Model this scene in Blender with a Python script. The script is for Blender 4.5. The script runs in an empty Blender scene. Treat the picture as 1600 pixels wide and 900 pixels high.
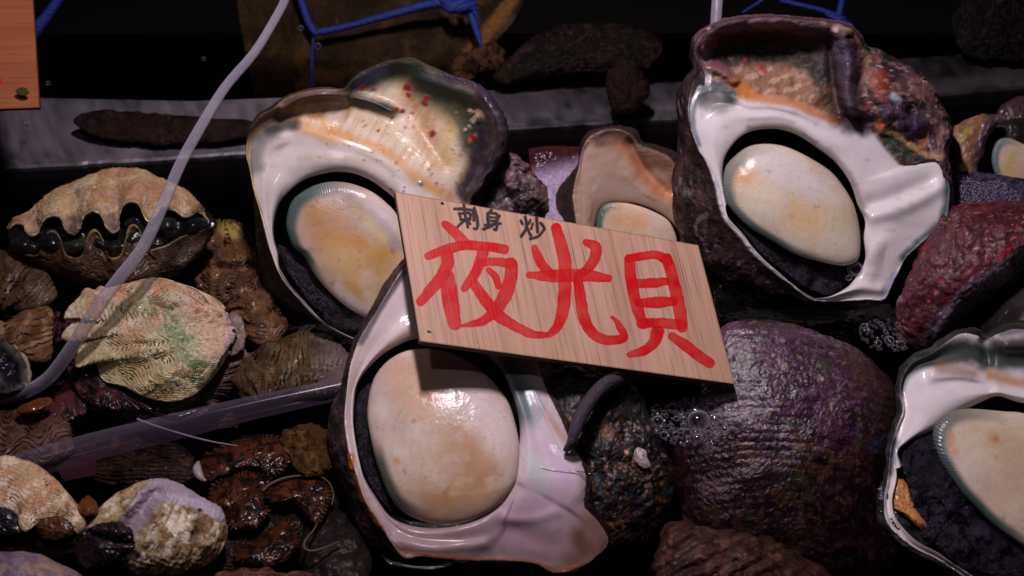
import bpy, math, random
import numpy as np
from mathutils import Vector

C = bpy.context.scene
col = C.collection
TH = math.radians(40.0)          # camera looks 40 degrees down on the tray
FPX = 1600*50/36.0
CAMH = math.sin(TH)*1.0
S = 0.00045                      # metres per photograph pixel at one metre

# ------------------------------------------------------------ camera, world, lamps, exposure
cd = bpy.data.cameras.new('camera'); cam = bpy.data.objects.new('camera', cd); col.objects.link(cam)
cam.location = (0, 0, CAMH); cam.rotation_euler = (math.radians(50.0), 0, 0)
cd.lens = 50; cd.sensor_width = 36; cd.clip_start = 0.02; cd.clip_end = 50
cd.dof.use_dof = True; cd.dof.focus_distance = 0.93; cd.dof.aperture_fstop = 9.0
C.camera = cam
w = bpy.data.worlds.new('World'); C.world = w; w.use_nodes = True
bg = w.node_tree.nodes['Background']; bg.inputs[0].default_value = (0.55, 0.45, 0.95, 1); bg.inputs[1].default_value = 0.009
C.view_settings.view_transform = 'Standard'; C.view_settings.look = 'None'
C.view_settings.exposure = 0.0; C.view_settings.gamma = 1.0
C.cycles.use_denoising = True
C.cycles.max_bounces = 6; C.cycles.transparent_max_bounces = 12
C.cycles.sample_clamp_indirect = 4.0

def camdir(x, y, z):             # camera axes -> world direction
    up = Vector((0, math.sin(TH), math.cos(TH))); back = Vector((0, -math.cos(TH), math.sin(TH)))
    return Vector((1, 0, 0))*x + up*y + back*z
TGT = Vector((0.0, math.cos(TH)*0.95, CAMH - math.sin(TH)*0.95))
def lamp(name, d, dist, sx, sy, power, colr, tgt=TGT):
    ld = bpy.data.lights.new(name, 'AREA'); ld.shape = 'RECTANGLE'; ld.size = sx; ld.size_y = sy
    ld.energy = power; ld.color = colr
    o = bpy.data.objects.new(name, ld); col.objects.link(o)
    v = camdir(*d).normalized(); o.location = tgt + v*dist
    o.rotation_euler = (-v).to_track_quat('-Z', 'Y').to_euler(); return o
TG2 = TGT + camdir(0.07, 0.04, 0)
lamp('stall_lamp', (-0.17, 0.78, 0.62), 0.72, 0.12, 0.04, 4.8, (1.0, 0.875, 0.97), TG2)
lamp('stall_lamp', (-0.30, 0.42, 0.85), 1.1, 0.10, 0.02, 0.55, (0.95, 0.85, 1.0), TG2)

# ------------------------------------------------------------ numeric helpers
def lin(r, g=None, b=None):
    if g is None: r, g, b = r
    a = np.array([r, g, b], float)/255.0
    return np.where(a <= 0.04045, a/12.92, ((a+0.055)/1.055)**2.4)
def _h(ix, iy, iz, seed):
    n = (ix.astype(np.int64)*374761393 + iy.astype(np.int64)*668265263 + iz.astype(np.int64)*2147483647 + seed*974634777) & 0xFFFFFFFF
    n = ((n ^ (n >> 13))*1274126177) & 0xFFFFFFFF
    n = ((n ^ (n >> 16))*2246822519) & 0xFFFFFFFF
    return ((n ^ (n >> 15)) & 0xFFFFFF)/float(0xFFFFFF)
def vn(x, y, z, seed=0):
    x, y, z = np.broadcast_arrays(x, y, z)
    fx, fy, fz = np.floor(x), np.floor(y), np.floor(z)
    tx, ty, tz = x-fx, y-fy, z-fz
    tx = tx*tx*(3-2*tx); ty = ty*ty*(3-2*ty); tz = tz*tz*(3-2*tz)
    ix, iy, iz = fx.astype(int), fy.astype(int), fz.astype(int)
    r = 0
    for a in (0, 1):
        for b in (0, 1):
            for c in (0, 1):
                r = r + _h(ix+a, iy+b, iz+c, seed)*(tx if a else 1-tx)*(ty if b else 1-ty)*(tz if c else 1-tz)
    return r*2-1
def fbm(x, y, z, size, octv=4, seed=0, gain=0.5):
    a, s, t, f = 1.0, 0.0, 0.0, 1.0/size
    for k in range(octv):
        s = s + a*vn(x*f+k*7.3, y*f+k*3.1, z*f, seed+k*17); t += a; a *= gain; f *= 2.03
    return s/t
def ss(a, b, x):
    t = np.clip((x-a)/(b-a), 0, 1); return t*t*(3-2*t)
def cr_open(pts, n):
    """smooth curve through points, n samples spaced evenly by length"""
    p = np.array(pts, float); k = len(p)
    if k == 2:
        t = np.linspace(0, 1, n)[:, None]; return p[0]*(1-t)+p[1]*t
    q = np.vstack([2*p[0]-p[1], p, 2*p[-1]-p[-2]]); m = 12; out = []
    t = np.linspace(0, 1, m, endpoint=False)[:, None]
    for i in range(k-1):
        a, b, c, d = q[i], q[i+1], q[i+2], q[i+3]
        out.append(0.5*((2*b)+(-a+c)*t+(2*a-5*b+4*c-d)*t*t+(-a+3*b-3*c+d)*t**3))
    out = np.vstack(out+[p[-1:]]); L = np.r_[0, np.cumsum(np.linalg.norm(np.diff(out, axis=0), axis=1))]
    s = np.linspace(0, L[-1], n)
    return np.stack([np.interp(s, L, out[:, j]) for j in range(p.shape[1])], 1)
def cr_closed(pts, n):
    p = np.array(pts, float); k = len(p); m = 12; out = []
    t = np.linspace(0, 1, m, endpoint=False)[:, None]
    for i in range(k):
        a, b, c, d = p[i-1], p[i], p[(i+1) % k], p[(i+2) % k]
        out.append(0.5*((2*b)+(-a+c)*t+(2*a-5*b+4*c-d)*t*t+(-a+3*b-3*c+d)*t**3))
    out = np.vstack(out); out = np.vstack([out, out[:1]])
    L = np.r_[0, np.cumsum(np.linalg.norm(np.diff(out, axis=0), axis=1))]
    s = np.linspace(0, L[-1], n, endpoint=False)
    return np.stack([np.interp(s, L, out[:, j]) for j in range(p.shape[1])], 1)
def polar_ring(pts, cx, cy, n):
    """star-shaped outline resampled at n even angles round the centre"""
    c = cr_closed(pts, 900); a = np.arctan2(c[:, 1]-cy, c[:, 0]-cx); r = np.hypot(c[:, 0]-cx, c[:, 1]-cy)
    o = np.argsort(a); a, r, z = a[o], r[o], c[o, 2]
    A = np.r_[a-2*np.pi, a, a+2*np.pi]; R = np.r_[r, r, r]; Z = np.r_[z, z, z]
    th = np.linspace(-np.pi, np.pi, n, endpoint=False)
    rr = np.interp(th, A, R); zz = np.interp(th, A, Z)
    return np.stack([cx+rr*np.cos(th), cy+rr*np.sin(th), zz], 1)
def rows_interp(R, spacing=2.0, cap=200):
    """smooth surface through stacked rows (each n x 3); returns grid and the row parameter"""
    R = [np.asarray(r, float) for r in R]; out = []; par = []
    k = len(R)
    for i in range(k-1):
        b, c = R[i], R[i+1]; a = R[i-1] if i else 2*b-c; d = R[i+2] if i+2 < k else 2*c-b
        d1 = np.linalg.norm(c-b, axis=1).mean()+1e-6; dq = np.percentile(np.linalg.norm(c-b, axis=1), 92)*.8
        d0 = np.linalg.norm(b-a, axis=1).mean()+1e-6; d2 = np.linalg.norm(d-c, axis=1).mean()+1e-6
        m1 = ((c-b)/d1*d0+(b-a)/d0*d1)/(d0+d1)*d1; m2 = ((d-c)/d2*d1+(c-b)/d1*d2)/(d1+d2)*d1
        n = int(min(cap, max(2, math.ceil(max(d1, dq)/spacing))))
        for t in np.arange(n)/n:
            h00 = 2*t**3-3*t**2+1; h10 = t**3-2*t**2+t; h01 = -2*t**3+3*t**2; h11 = t**3-t**2
            out.append(h00*b+h10*m1+h01*c+h11*m2); par.append(i+t)
    out.append(R[-1]); par.append(k-1)
    return np.array(out), np.array(par)
def segdist(x, y, line):
    """distance to a polyline and the fraction along it"""
    L = np.array(line, float)
    if L.ndim == 1: L = L[None]
    L = L[:, :2]
    if len(L) == 1: return np.hypot(x-L[0, 0], y-L[0, 1]), np.zeros_like(x)
    if len(L) > 2: L = cr_open(L, max(8, 5*len(L)))
    best = np.full(x.shape, 1e9); fr = np.zeros(x.shape); n = len(L)-1
    for i in range(n):
        ax, ay = L[i]; dx, dy = L[i+1]-L[i]; q = dx*dx+dy*dy+1e-9
        t = np.clip(((x-ax)*dx+(y-ay)*dy)/q, 0, 1)
        d = np.hypot(x-ax-t*dx, y-ay-t*dy); m = d < best
        best = np.where(m, d, best); fr = np.where(m, (i+t)/n, fr)
    return best, fr

# ------------------------------------------------------------ placing: photograph point + height -> world
def P(x, y, z):
    x, y, z = np.broadcast_arrays(np.asarray(x, float), y, z)
    d = 1.0 - z*S
    X = (x-800)/FPX*d; Y = -(y-450)/FPX*d; Z = -d
    s, c = math.sin(TH), math.cos(TH)
    return np.stack([X, Y*s + (-Z)*c, Y*c + Z*s + CAMH], -1)
def zpl(y, h=0.0):
    """height toward the camera of the level plane h metres above the water, along photograph row y"""
    d = (CAMH-h)/(math.sin(TH)+math.cos(TH)*(np.asarray(y, float)-450)/FPX)
    return (1-d)/S
class Frame:
    def __init__(s, z0, cx=0, cy=0, tx=0, ty=0): s.z0, s.cx, s.cy, s.tx, s.ty = z0, cx, cy, tx, ty
    def __call__(s, x, y, z): return P(x, y, z + s.z0 + s.tx*(x-s.cx) + s.ty*(y-s.cy))

# ------------------------------------------------------------ materials
MATS = {}
def vmat(name, rough=0.3, spec=0.5, coat=0.0, bumps=((60, 0.3, 0.001),), rvar=0.0, cvar=0.0, cscale=300, sss=0.0, gls=False, coatr=0.06):
    """wet surface; the base colour comes from the painted colour attribute, relief from layered noise.
    bumps: (noise scale per metre, strength, distance in metres)"""
    m = bpy.data.materials.new(name); m.use_nodes = True; nt = m.node_tree; N = nt.nodes; L = nt.links
    b = N['Principled BSDF']; at = N.new('ShaderNodeAttribute'); at.attribute_name = 'Col'
    tc = N.new('ShaderNodeTexCoord'); src = at.outputs['Color']
    if cvar:
        n = N.new('ShaderNodeTexNoise'); n.inputs['Scale'].default_value = cscale; n.inputs['Detail'].default_value = 5
        L.new(tc.outputs['Object'], n.inputs['Vector'])
        mr = N.new('ShaderNodeMapRange'); mr.inputs[1].default_value = 0.3; mr.inputs[2].default_value = 0.7
        mr.inputs[3].default_value = 1-cvar; mr.inputs[4].default_value = 1+cvar; L.new(n.outputs['Fac'], mr.inputs[0])
        mx = N.new('ShaderNodeMix'); mx.data_type = 'RGBA'; mx.blend_type = 'MULTIPLY'; mx.inputs[0].default_value = 1
        L.new(at.outputs['Color'], mx.inputs[6]); L.new(mr.outputs[0], mx.inputs[7]); src = mx.outputs[2]
    L.new(src, b.inputs['Base Color'])
    b.inputs['Roughness'].default_value = rough; b.inputs['Specular IOR Level'].default_value = spec
    b.inputs['Coat Weight'].default_value = coat; b.inputs['Coat Roughness'].default_value = coatr
    if sss:
        b.inputs['Subsurface Weight'].default_value = sss; b.inputs['Subsurface Scale'].default_value = 0.004
        b.inputs['Subsurface Radius'].default_value = (1.0, 0.6, 0.4)
    if rvar:
        n = N.new('ShaderNodeTexNoise'); n.inputs['Scale'].default_value = 160; n.inputs['Detail'].default_value = 4
        L.new(tc.outputs['Object'], n.inputs['Vector'])
        mr = N.new('ShaderNodeMapRange'); mr.inputs[1].default_value = 0.35; mr.inputs[2].default_value = 0.65
        mr.inputs[3].default_value = max(0.03, rough-rvar); mr.inputs[4].default_value = rough+rvar
        L.new(n.outputs['Fac'], mr.inputs[0]); L.new(mr.outputs[0], b.inputs['Roughness'])
    prev = None
    for sc, st, di in bumps:
        n = N.new('ShaderNodeTexNoise'); n.inputs['Scale'].default_value = sc; n.inputs['Detail'].default_value = 4
        n.inputs['Roughness'].default_value = 0.6
        L.new(tc.outputs['Object'], n.inputs['Vector'])
        bp = N.new('ShaderNodeBump'); bp.inputs['Strength'].default_value = st; bp.inputs['Distance'].default_value = di
        L.new(n.outputs['Fac'], bp.inputs['Height'])
        if prev: L.new(prev.outputs[0], bp.inputs['Normal'])
        prev = bp
    if prev:
        L.new(prev.outputs[0], b.inputs['Normal'])
        if coat: L.new(prev.outputs[0], b.inputs['Coat Normal'])
    if gls:                      # nacre is glossy and smooth, the outside crust dull and rough: driven by a painted mask
        ga = N.new('ShaderNodeAttribute'); ga.attribute_name = 'Gls'
        def mr_(a, c):
            q = N.new('ShaderNodeMapRange'); q.inputs[3].default_value = a; q.inputs[4].default_value = c; L.new(ga.outputs['Fac'], q.inputs[0]); return q.outputs[0]
        L.new(mr_(0.12, coat), b.inputs['Coat Weight']); L.new(mr_(0.6, rough), b.inputs['Roughness']); L.new(mr_(0.22, spec), b.inputs['Specular IOR Level'])
        n = N.new('ShaderNodeTexNoise'); n.inputs['Scale'].default_value = 420; n.inputs['Detail'].default_value = 5; L.new(tc.outputs['Object'], n.inputs['Vector'])
        bp = N.new('ShaderNodeBump'); bp.inputs['Distance'].default_value = 0.0014; L.new(mr_(0.8, 0.0), bp.inputs['Strength'])
        L.new(n.outputs['Fac'], bp.inputs['Height']); L.new(prev.outputs[0], bp.inputs['Normal']); L.new(bp.outputs[0], b.inputs['Normal']); L.new(bp.outputs[0], b.inputs['Coat Normal'])
    MATS[name] = m; return m
vmat('nacre_shell', 0.42, 0.35, 0.25, ((90, 0.12, 0.0010), (700, 0.10, 0.0004)), 0, 0.05, 120, gls=True)
vmat('operculum_stone', 0.5, 0.28, 0.22, ((60, 0.22, 0.0014), (300, 0.3, 0.0006)), 0.07, 0.03, 150, sss=0.12, coatr=0.08)
vmat('crusty_shell', 0.6, 0.25, 0.65, ((160, 0.6, 0.002), (600, 0.6, 0.0010)), 0.1, 0.35, 420, coatr=0.07)
vmat('rough_shell', 0.6, 0.2, 0.35, ((220, 0.5, 0.0012), (900, 0.5, 0.0005)), 0.1, 0.30, 500, coatr=0.07)
vmat('clam_shell', 0.6, 0.2, 0.4, ((200, 0.45, 0.001), (800, 0.45, 0.0005)), 0.1, 0.18, 420, coatr=0.07)
vmat('wet_flesh', 0.25, 0.12, 0.25, ((200, 0.8, 0.0025), (700, 0.9, 0.0014)), 0.08, 0.3, 700, coatr=0.1)
vmat('wet_mantle', 0.3, 0.25, 0.5, ((120, 0.35, 0.002), (600, 0.25, 0.0006)), 0.05, 0.2, 500)
vmat('dull_skin', 0.6, 0.05, 0.0, ((150, 0.6, 0.002), (600, 0.5, 0.0008)), 0.1, 0.3, 300)

# ------------------------------------------------------------ objects
def tag(o, label=None, cat=None, group=None, kind=None):
    if label: o['label'] = label
    if cat: o['category'] = cat
    if group: o['group'] = group
    if kind: o['kind'] = kind
    return o
def empty(name, loc, label, cat, group=None):
    o = bpy.data.objects.new(name, None); o.empty_display_size = 0.02; col.objects.link(o)
    o.location = tuple(loc); return tag(o, label, cat, group)
def mesh_obj(name, V, F, mat, parent=None, colors=None, smooth=True, extra=None):
    """V n x 3 world points, F list/array of faces (quads array or list)"""
    V = np.asarray(V, float)
    org = np.array(parent.location if parent and parent.type == 'EMPTY' else ((0, 0, 0) if parent else V.mean(0)))
    if parent and parent.type != 'EMPTY':
        org = np.array(parent.location); pp = parent.parent
        if pp: org = org + np.array(pp.location)
    me = bpy.data.meshes.new(name); Vl = V-org
    if isinstance(F, np.ndarray):
        me.vertices.add(len(V)); me.vertices.foreach_set('co', Vl.astype(np.float32).ravel())
        me.loops.add(F.size); me.loops.foreach_set('vertex_index', F.astype(np.int32).ravel())
        me.polygons.add(len(F)); me.polygons.foreach_set('loop_start', (np.arange(len(F))*F.shape[1]).astype(np.int32))
        me.update(calc_edges=True)
    else:
        me.from_pydata(Vl.tolist(), [], [tuple(f) for f in F]); me.update()
    me.polygons.foreach_set('use_smooth', [smooth]*len(me.polygons))
    if colors is not None:
        a = me.attributes.new('Col', 'FLOAT_COLOR', 'POINT')
        a.data.foreach_set('color', np.c_[np.clip(colors, 0, 1), np.ones(len(V))].astype(np.float32).ravel())
    for k, v in (extra or {}).items():
        a = me.attributes.new(k, 'FLOAT', 'POINT'); a.data.foreach_set('value', v.astype(np.float32).ravel())
    me.materials.append(mat)
    o = bpy.data.objects.new(name, me); col.objects.link(o)
    if parent: o.parent = parent
    else: o.location = tuple(org)
    return o

class Geo:
    """a grid surface in photograph space (x, y, height toward the camera) that can be sculpted, painted and built"""
    def __init__(s, G, par, closed, seed=1):
        s.G = G; s.par = np.broadcast_to(par[:, None], G.shape[:2]).copy(); s.closed = closed; s.seed = seed
        s.x, s.y = G[..., 0].copy(), G[..., 1].copy(); s.z = G[..., 2].copy()
        nv, nu = G.shape[:2]; s.u = np.broadcast_to(np.linspace(0, 1, nu, endpoint=not closed)[None], (nv, nu)).copy()
        s.v = s.par/s.par.max(); s.col = np.ones(G.shape)*0.5
    def warp(s, size, amt, k=0):
        X = s.x + amt*fbm(s.x, s.y, s.z, size, 3, s.seed+k); Y = s.y + amt*fbm(s.x, s.y, s.z, size, 3, s.seed+k+50)
        return X, Y
    def rng(s, a=None, b=None, soft=0.2):
        m = np.ones(s.par.shape)
        if a is not None: m = m*ss(a-soft, a+soft, s.par)
        if b is not None: m = m*(1-ss(b-soft, b+soft, s.par))
        return m
    def normals(s):
        g = s.G
        if s.closed: du = np.roll(g, -1, 1)-np.roll(g, 1, 1)
        else: du = np.gradient(g, axis=1)
        dv = np.gradient(g, axis=0); n = np.cross(du, dv)
        n /= (np.linalg.norm(n, axis=-1, keepdims=True)+1e-9)
        if s.flipn(n): n = -n
        return n
    def flipn(s, n):
        m = s.v < s.v.max()*0.55 if not hasattr(s, 'front') else s.front
        return (n[..., 2]*m).sum() < 0
    def disp(s, d): s.G = s.G + s.normals()*d[..., None]; return s
    def raise_(s, line, w, amp, a=None, b=None, pw=2):
        d, _ = segdist(s.x, s.y, line); s.G[..., 2] += amp*np.exp(-(d/w)**pw)*s.rng(a, b); return s
    def crust(s, size, amp, a=None, b=None, k=0, octv=5, mask=None):
        m = s.rng(a, b) if mask is None else mask*s.rng(a, b)
        return s.disp(amp*m*fbm(s.x, s.y, s.z, size, octv, s.seed+k, 0.55))
    def fill(s, c): s.col[:] = lin(*c); return s
    def mix(s, c, m):
        m = np.clip(m, 0, 1)[..., None]; s.col = s.col*(1-m)+lin(*c)*m; return s
    def band(s, c, a=None, b=None, soft=0.2, alpha=1.0, mask=None):
        m = s.rng(a, b, soft)*alpha
        return s.mix(c, m if mask is None else m*mask)
    def paint(s, line, w, c, alpha=1.0, soft=0.5, wob=0.35, a=None, b=None, k=0, wsize=None):
        X, Y = s.warp(wsize or max(8, w*0.8), w*wob, k); d, _ = segdist(X, Y, line)
        return s.mix(c, alpha*(1-ss(w*(1-soft), w*(1+soft), d))*s.rng(a, b))
    def mottle(s, c, size, thr=0.1, wid=0.15, alpha=1.0, a=None, b=None, k=0, mask=None, st=(1, 1)):
        n = fbm(s.x*st[0], s.y*st[1], s.z, size, 4, s.seed+k+200)
        m = ss(thr-wid, thr+wid, n)*alpha*s.rng(a, b)
        return s.mix(c, m if mask is None else m*mask)
    def spots(s, pts, r, c, alpha=1.0, z=0.0, wob=0.5):
        X, Y = s.warp(6, r*wob, 9)
        for p in pts:
            rr = r*(p[2] if len(p) > 2 else 1.0)
            d = np.hypot(X-p[0], Y-p[1]); m = (1-ss(rr*0.65, rr*1.15, d))*(s.front_mask())
            s.mix(c, m*alpha)
            if z: s.G[..., 2] += z*m
        return s
    def front_mask(s): return getattr(s, 'fm', 1.0)
    def faces(s, cap0=False, cap1=False):
        nv, nu = s.G.shape[:2]; i = np.arange(nv-1)[:, None]*nu; j = np.arange(nu if s.closed else nu-1)[None]
        j2 = (j+1) % nu
        return np.stack([i+j, i+j2, i+nu+j2, i+nu+j], -1).reshape(-1, 4)
    def build(s, name, mat, parent=None, fr=None, label=None, extra=None):
        fr = fr or Frame(0); V = fr(s.G[..., 0], s.G[..., 1], s.G[..., 2]).reshape(-1, 3)
        F = s.faces()
        # keep faces looking outward
        m = MATS[mat] if isinstance(mat, str) else mat
        ex = {'Gls': getattr(s, 'gls', np.ones(s.par.shape)).ravel()}; ex.update(extra or {})
        o = mesh_obj(name, V, F, m, parent, s.col.reshape(-1, 3), True, ex)
        if label: o['label'] = label
        return o

def rings_geo(cx, cy, rings, n=360, spacing=2.0, seed=1):
    R = []
    for r in rings:
        if isinstance(r, np.ndarray): R.append(r)
        else: R.append(polar_ring(r, cx, cy, n))
    # close both ends to a point
    G, par = rows_interp(R, spacing)
    return Geo(G, par, True, seed)
def scl(ring, f, cx, cy, z=None, dz=0):
    r = ring.copy(); r[:, 0] = cx+(r[:, 0]-cx)*f; r[:, 1] = cy+(r[:, 1]-cy)*f
    if z is not None: r[:, 2] = z
    r[:, 2] += dz; return r
def lerp(a, b, f, dz=0): r = a*(1-f)+b*f; r = r.copy(); r[:, 2] += dz; return r
def blob(outline, H, cx=None, cy=None, back=None, pw=0.5, n=200, spacing=2.0, seed=1, e=2.0, bscale=0.5):
    """domed body seen from the front: outline, front bulge H, back bulge"""
    o = np.array([(p[0], p[1], p[2] if len(p) > 2 else 0) for p in outline], float)
    if cx is None: cx, cy = o[:, 0].mean(), o[:, 1].mean()
    ring = polar_ring(o, cx, cy, n); back = back if back is not None else H
    zc = ring[:, 2].mean()
    rmax = np.hypot(ring[:, 0]-cx, ring[:, 1]-cy).mean()
    m = max(10, int((rmax+H)/spacing)); rows = []; par = []
    for k in range(m+1):
        a = (k/m)*np.pi/2; sF = np.sin(a); zz = np.cos(a)**(2*pw)*H
        r = ring.copy(); r[:, 0] = cx+(ring[:, 0]-cx)*max(sF, 1e-3); r[:, 1] = cy+(ring[:, 1]-cy)*max(sF, 1e-3)
        r[:, 2] = zc+(ring[:, 2]-zc)*sF**2+zz; rows.append(r); par.append(k/m)
    mb = max(6, m//3)
    for k in range(1, mb+1):
        a = (k/mb)*np.pi/2; sF = max(np.cos(a), 1e-3)
        r = ring.copy(); r[:, 0] = cx+(ring[:, 0]-cx)*sF; r[:, 1] = cy+(ring[:, 1]-cy)*sF
        r[:, 2] = zc+(ring[:, 2]-zc)*sF-back*np.sin(a); rows.append(r); par.append(1+k/mb)
    g = Geo(np.array(rows), np.array(par), True, seed)
    g.front = g.par < 1.0; g.fm = (g.par < 1.02).astype(float); g.cx, g.cy = cx, cy; g.H = H
    return g
def patch(rows, nu=300, spacing=2.0, seed=1):
    R = [cr_open([(p[0], p[1], p[2] if len(p) > 2 else 0) for p in r], nu) for r in rows]
    G, par = rows_interp(R, spacing); return Geo(G, par, False, seed)
def tube_obj(name, pts, rad, mat, parent=None, n=10, m=None, colors=None, wob=0.0):
    """tube along world points; rad number or list"""
    p = cr_open(pts, m or max(12, 8*len(pts))); k = len(p)
    r = np.interp(np.linspace(0, 1, k), np.linspace(0, 1, len(np.atleast_1d(rad))), np.atleast_1d(rad))
    t = np.gradient(p, axis=0); t /= np.linalg.norm(t, axis=1, keepdims=True)
    up = np.array([0.13, 0.31, 0.94]); V = []
    for i in range(k):
        a = np.cross(t[i], up); a /= np.linalg.norm(a)+1e-9; b = np.cross(t[i], a)
        an = np.linspace(0, 2*np.pi, n, endpoint=False)
        V.append(p[i]+r[i]*(np.cos(an)[:, None]*a+np.sin(an)[:, None]*b))
    V = np.array(V); nv = k
    i = np.arange(nv-1)[:, None]*n; j = np.arange(n)[None]; j2 = (j+1) % n
    F = [tuple(q) for q in np.stack([i+j, i+j2, i+n+j2, i+n+j], -1).reshape(-1, 4)]
    F += [tuple(range(n))[::-1], tuple(range((nv-1)*n, nv*n))]
    V = V.reshape(-1, 3)
    if colors is not None: colors = np.tile(colors, (len(V), 1))
    return mesh_obj(name, V, F, mat, parent, colors)
def px(pts):  # photograph points with heights -> world list
    a = np.array(pts, float); return P(a[:, 0], a[:, 1], a[:, 2])
def pmat(name, base, rough=0.4, **kw):
    m = bpy.data.materials.new(name); m.use_nodes = True; b = m.node_tree.nodes['Principled BSDF']
    b.inputs['Base Color'].default_value = (*base, 1); b.inputs['Roughness'].default_value = rough
    for k, v in kw.items(): b.inputs[k].default_value = v
    MATS[name] = m; return m
def add_bump(m, scale, strength, dist, vec=None, stretch=None):
    nt = m.node_tree; N = nt.nodes; L = nt.links; tc = N.new('ShaderNodeTexCoord'); n = N.new('ShaderNodeTexNoise')
    n.inputs['Scale'].default_value = scale; n.inputs['Detail'].default_value = 4
    if stretch:
        mp = N.new('ShaderNodeMapping'); mp.inputs['Scale'].default_value = stretch
        L.new(tc.outputs['Object'], mp.inputs[0]); L.new(mp.outputs[0], n.inputs['Vector'])
    else: L.new(tc.outputs['Object'], n.inputs['Vector'])
    b = N.new('ShaderNodeBump'); b.inputs['Strength'].default_value = strength; b.inputs['Distance'].default_value = dist
    L.new(n.outputs['Fac'], b.inputs['Height'])
    for q in N:
        if 'Normal' in q.inputs and q.type in ('BSDF_PRINCIPLED', 'BSDF_GLOSSY', 'BSDF_GLASS'):
            L.new(b.outputs[0], q.inputs['Normal'])
    return n
# ============================================================ THE SETTING
def quad_sheet(name, pts, mat, kind='structure'):
    o = mesh_obj(name, np.array(pts, float), [tuple(range(len(pts)))], mat, None, None, False); o['kind'] = kind; return o
floor_m = pmat('tray_floor', (0.008, 0.007, 0.007), 0.8, **{'Specular IOR Level': 0.05}); add_bump(floor_m, 60, 0.5, 0.003)
quad_sheet('tray_floor', [(-1.2, 0.0, -0.14), (1.2, 0.0, -0.14), (1.2, 1.75, -0.14), (-1.2, 1.75, -0.14)], floor_m)
wall_m = pmat('dark_wall', (0.006, 0.005, 0.005), 0.8, **{'Specular IOR Level': 0.05})
quad_sheet('rear_wall', [(-2.0, 1.74, -0.2), (2.0, 1.74, -0.2), (2.0, 1.74, 1.0), (-2.0, 1.74, 1.0)], wall_m)
# water: clear rippled surface over brownish absorbing depth
wm = bpy.data.materials.new('tank_water'); wm.use_nodes = True; nt = wm.node_tree; N = nt.nodes; L = nt.links
N.remove(N['Principled BSDF']); tr = N.new('ShaderNodeBsdfTransparent'); tr.inputs[0].default_value = (0.93, 0.92, 0.93, 1)
gl = N.new('ShaderNodeBsdfGlossy'); gl.inputs['Roughness'].default_value = 0.03; fr_ = N.new('ShaderNodeFresnel'); fr_.inputs[0].default_value = 1.33
mx = N.new('ShaderNodeMixShader'); L.new(fr_.outputs[0], mx.inputs[0]); L.new(tr.outputs[0], mx.inputs[1]); L.new(gl.outputs[0], mx.inputs[2])
L.new(mx.outputs[0], N['Material Output'].inputs[0])
va = N.new('ShaderNodeVolumeAbsorption'); va.inputs['Color'].default_value = (0.46, 0.34, 0.36, 1); va.inputs['Density'].default_value = 22.0
L.new(va.outputs[0], N['Material Output'].inputs['Volume'])
nn = add_bump(wm, 26, 0.35, 0.006); L.new(N['Bump'].outputs[0], fr_.inputs['Normal'])
ny = 60; nx = 90
xs = np.linspace(-0.9, 0.9, nx); ys = np.linspace(0.1, 1.12, ny); X, Y = np.meshgrid(xs, ys)
Z = 0.0012*fbm(X*1000, Y*1000, X*0, 60, 3, 5)
V = np.stack([X, Y, Z], -1).reshape(-1, 3); i = np.arange(ny-1)[:, None]*nx; j = np.arange(nx-1)[None]
F = [tuple(q) for q in np.stack([i+j, i+j+1, i+nx+j+1, i+nx+j], -1).reshape(-1, 4)]
n0 = len(V); V = np.vstack([V, [(-.9, .1, -.135), (.9, .1, -.135), (.9, 1.12, -.135), (-.9, 1.12, -.135)]])
r0 = list(range(nx)); r1 = [(ny-1)*nx+k for k in range(nx)]; c0 = [k*nx for k in range(ny)]; c1 = [k*nx+nx-1 for k in range(ny)]
F += [(n0, n0+3, n0+2, n0+1), tuple([n0, n0+1]+r0[::-1]), tuple([n0+2, n0+3]+r1), tuple([n0+3, n0]+c0), tuple([n0+1, n0+2]+c1[::-1])]
wo = mesh_obj('water', V, F, wm); wo['kind'] = 'structure'

# steel ledge between the two tanks: (photo x, y of the front edge, y of the back edge)
hL = 0.012
steel = bpy.data.materials.new('worn_steel'); steel.use_nodes = True; nt = steel.node_tree; N = nt.nodes; L = nt.links; b = N['Principled BSDF']
b.inputs['Metallic'].default_value = 0.25; b.inputs['Roughness'].default_value = 0.42
at = N.new('ShaderNodeAttribute'); at.attribute_name = 'Col'; L.new(at.outputs['Color'], b.inputs['Base Color']); add_bump(steel, 120, 0.25, 0.0006)
fe = [(-140, 274), (0, 262), (110, 256), (260, 247), (390, 238), (600, 218), (790, 201), (1060, 184), (1300, 162), (1600, 136), (1750, 122)]
xs = np.linspace(-140, 1750, 240); yf = np.interp(xs, [p[0] for p in fe], [p[1] for p in fe]) + 1.6*fbm(xs, xs*0, xs*0, 24, 3, 2)
yb = np.interp(xs, [-140, 0, 300, 800, 1060, 1400, 1750], [158, 152, 158, 140, 128, 92, 70])
rows = []; cols = []
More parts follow.
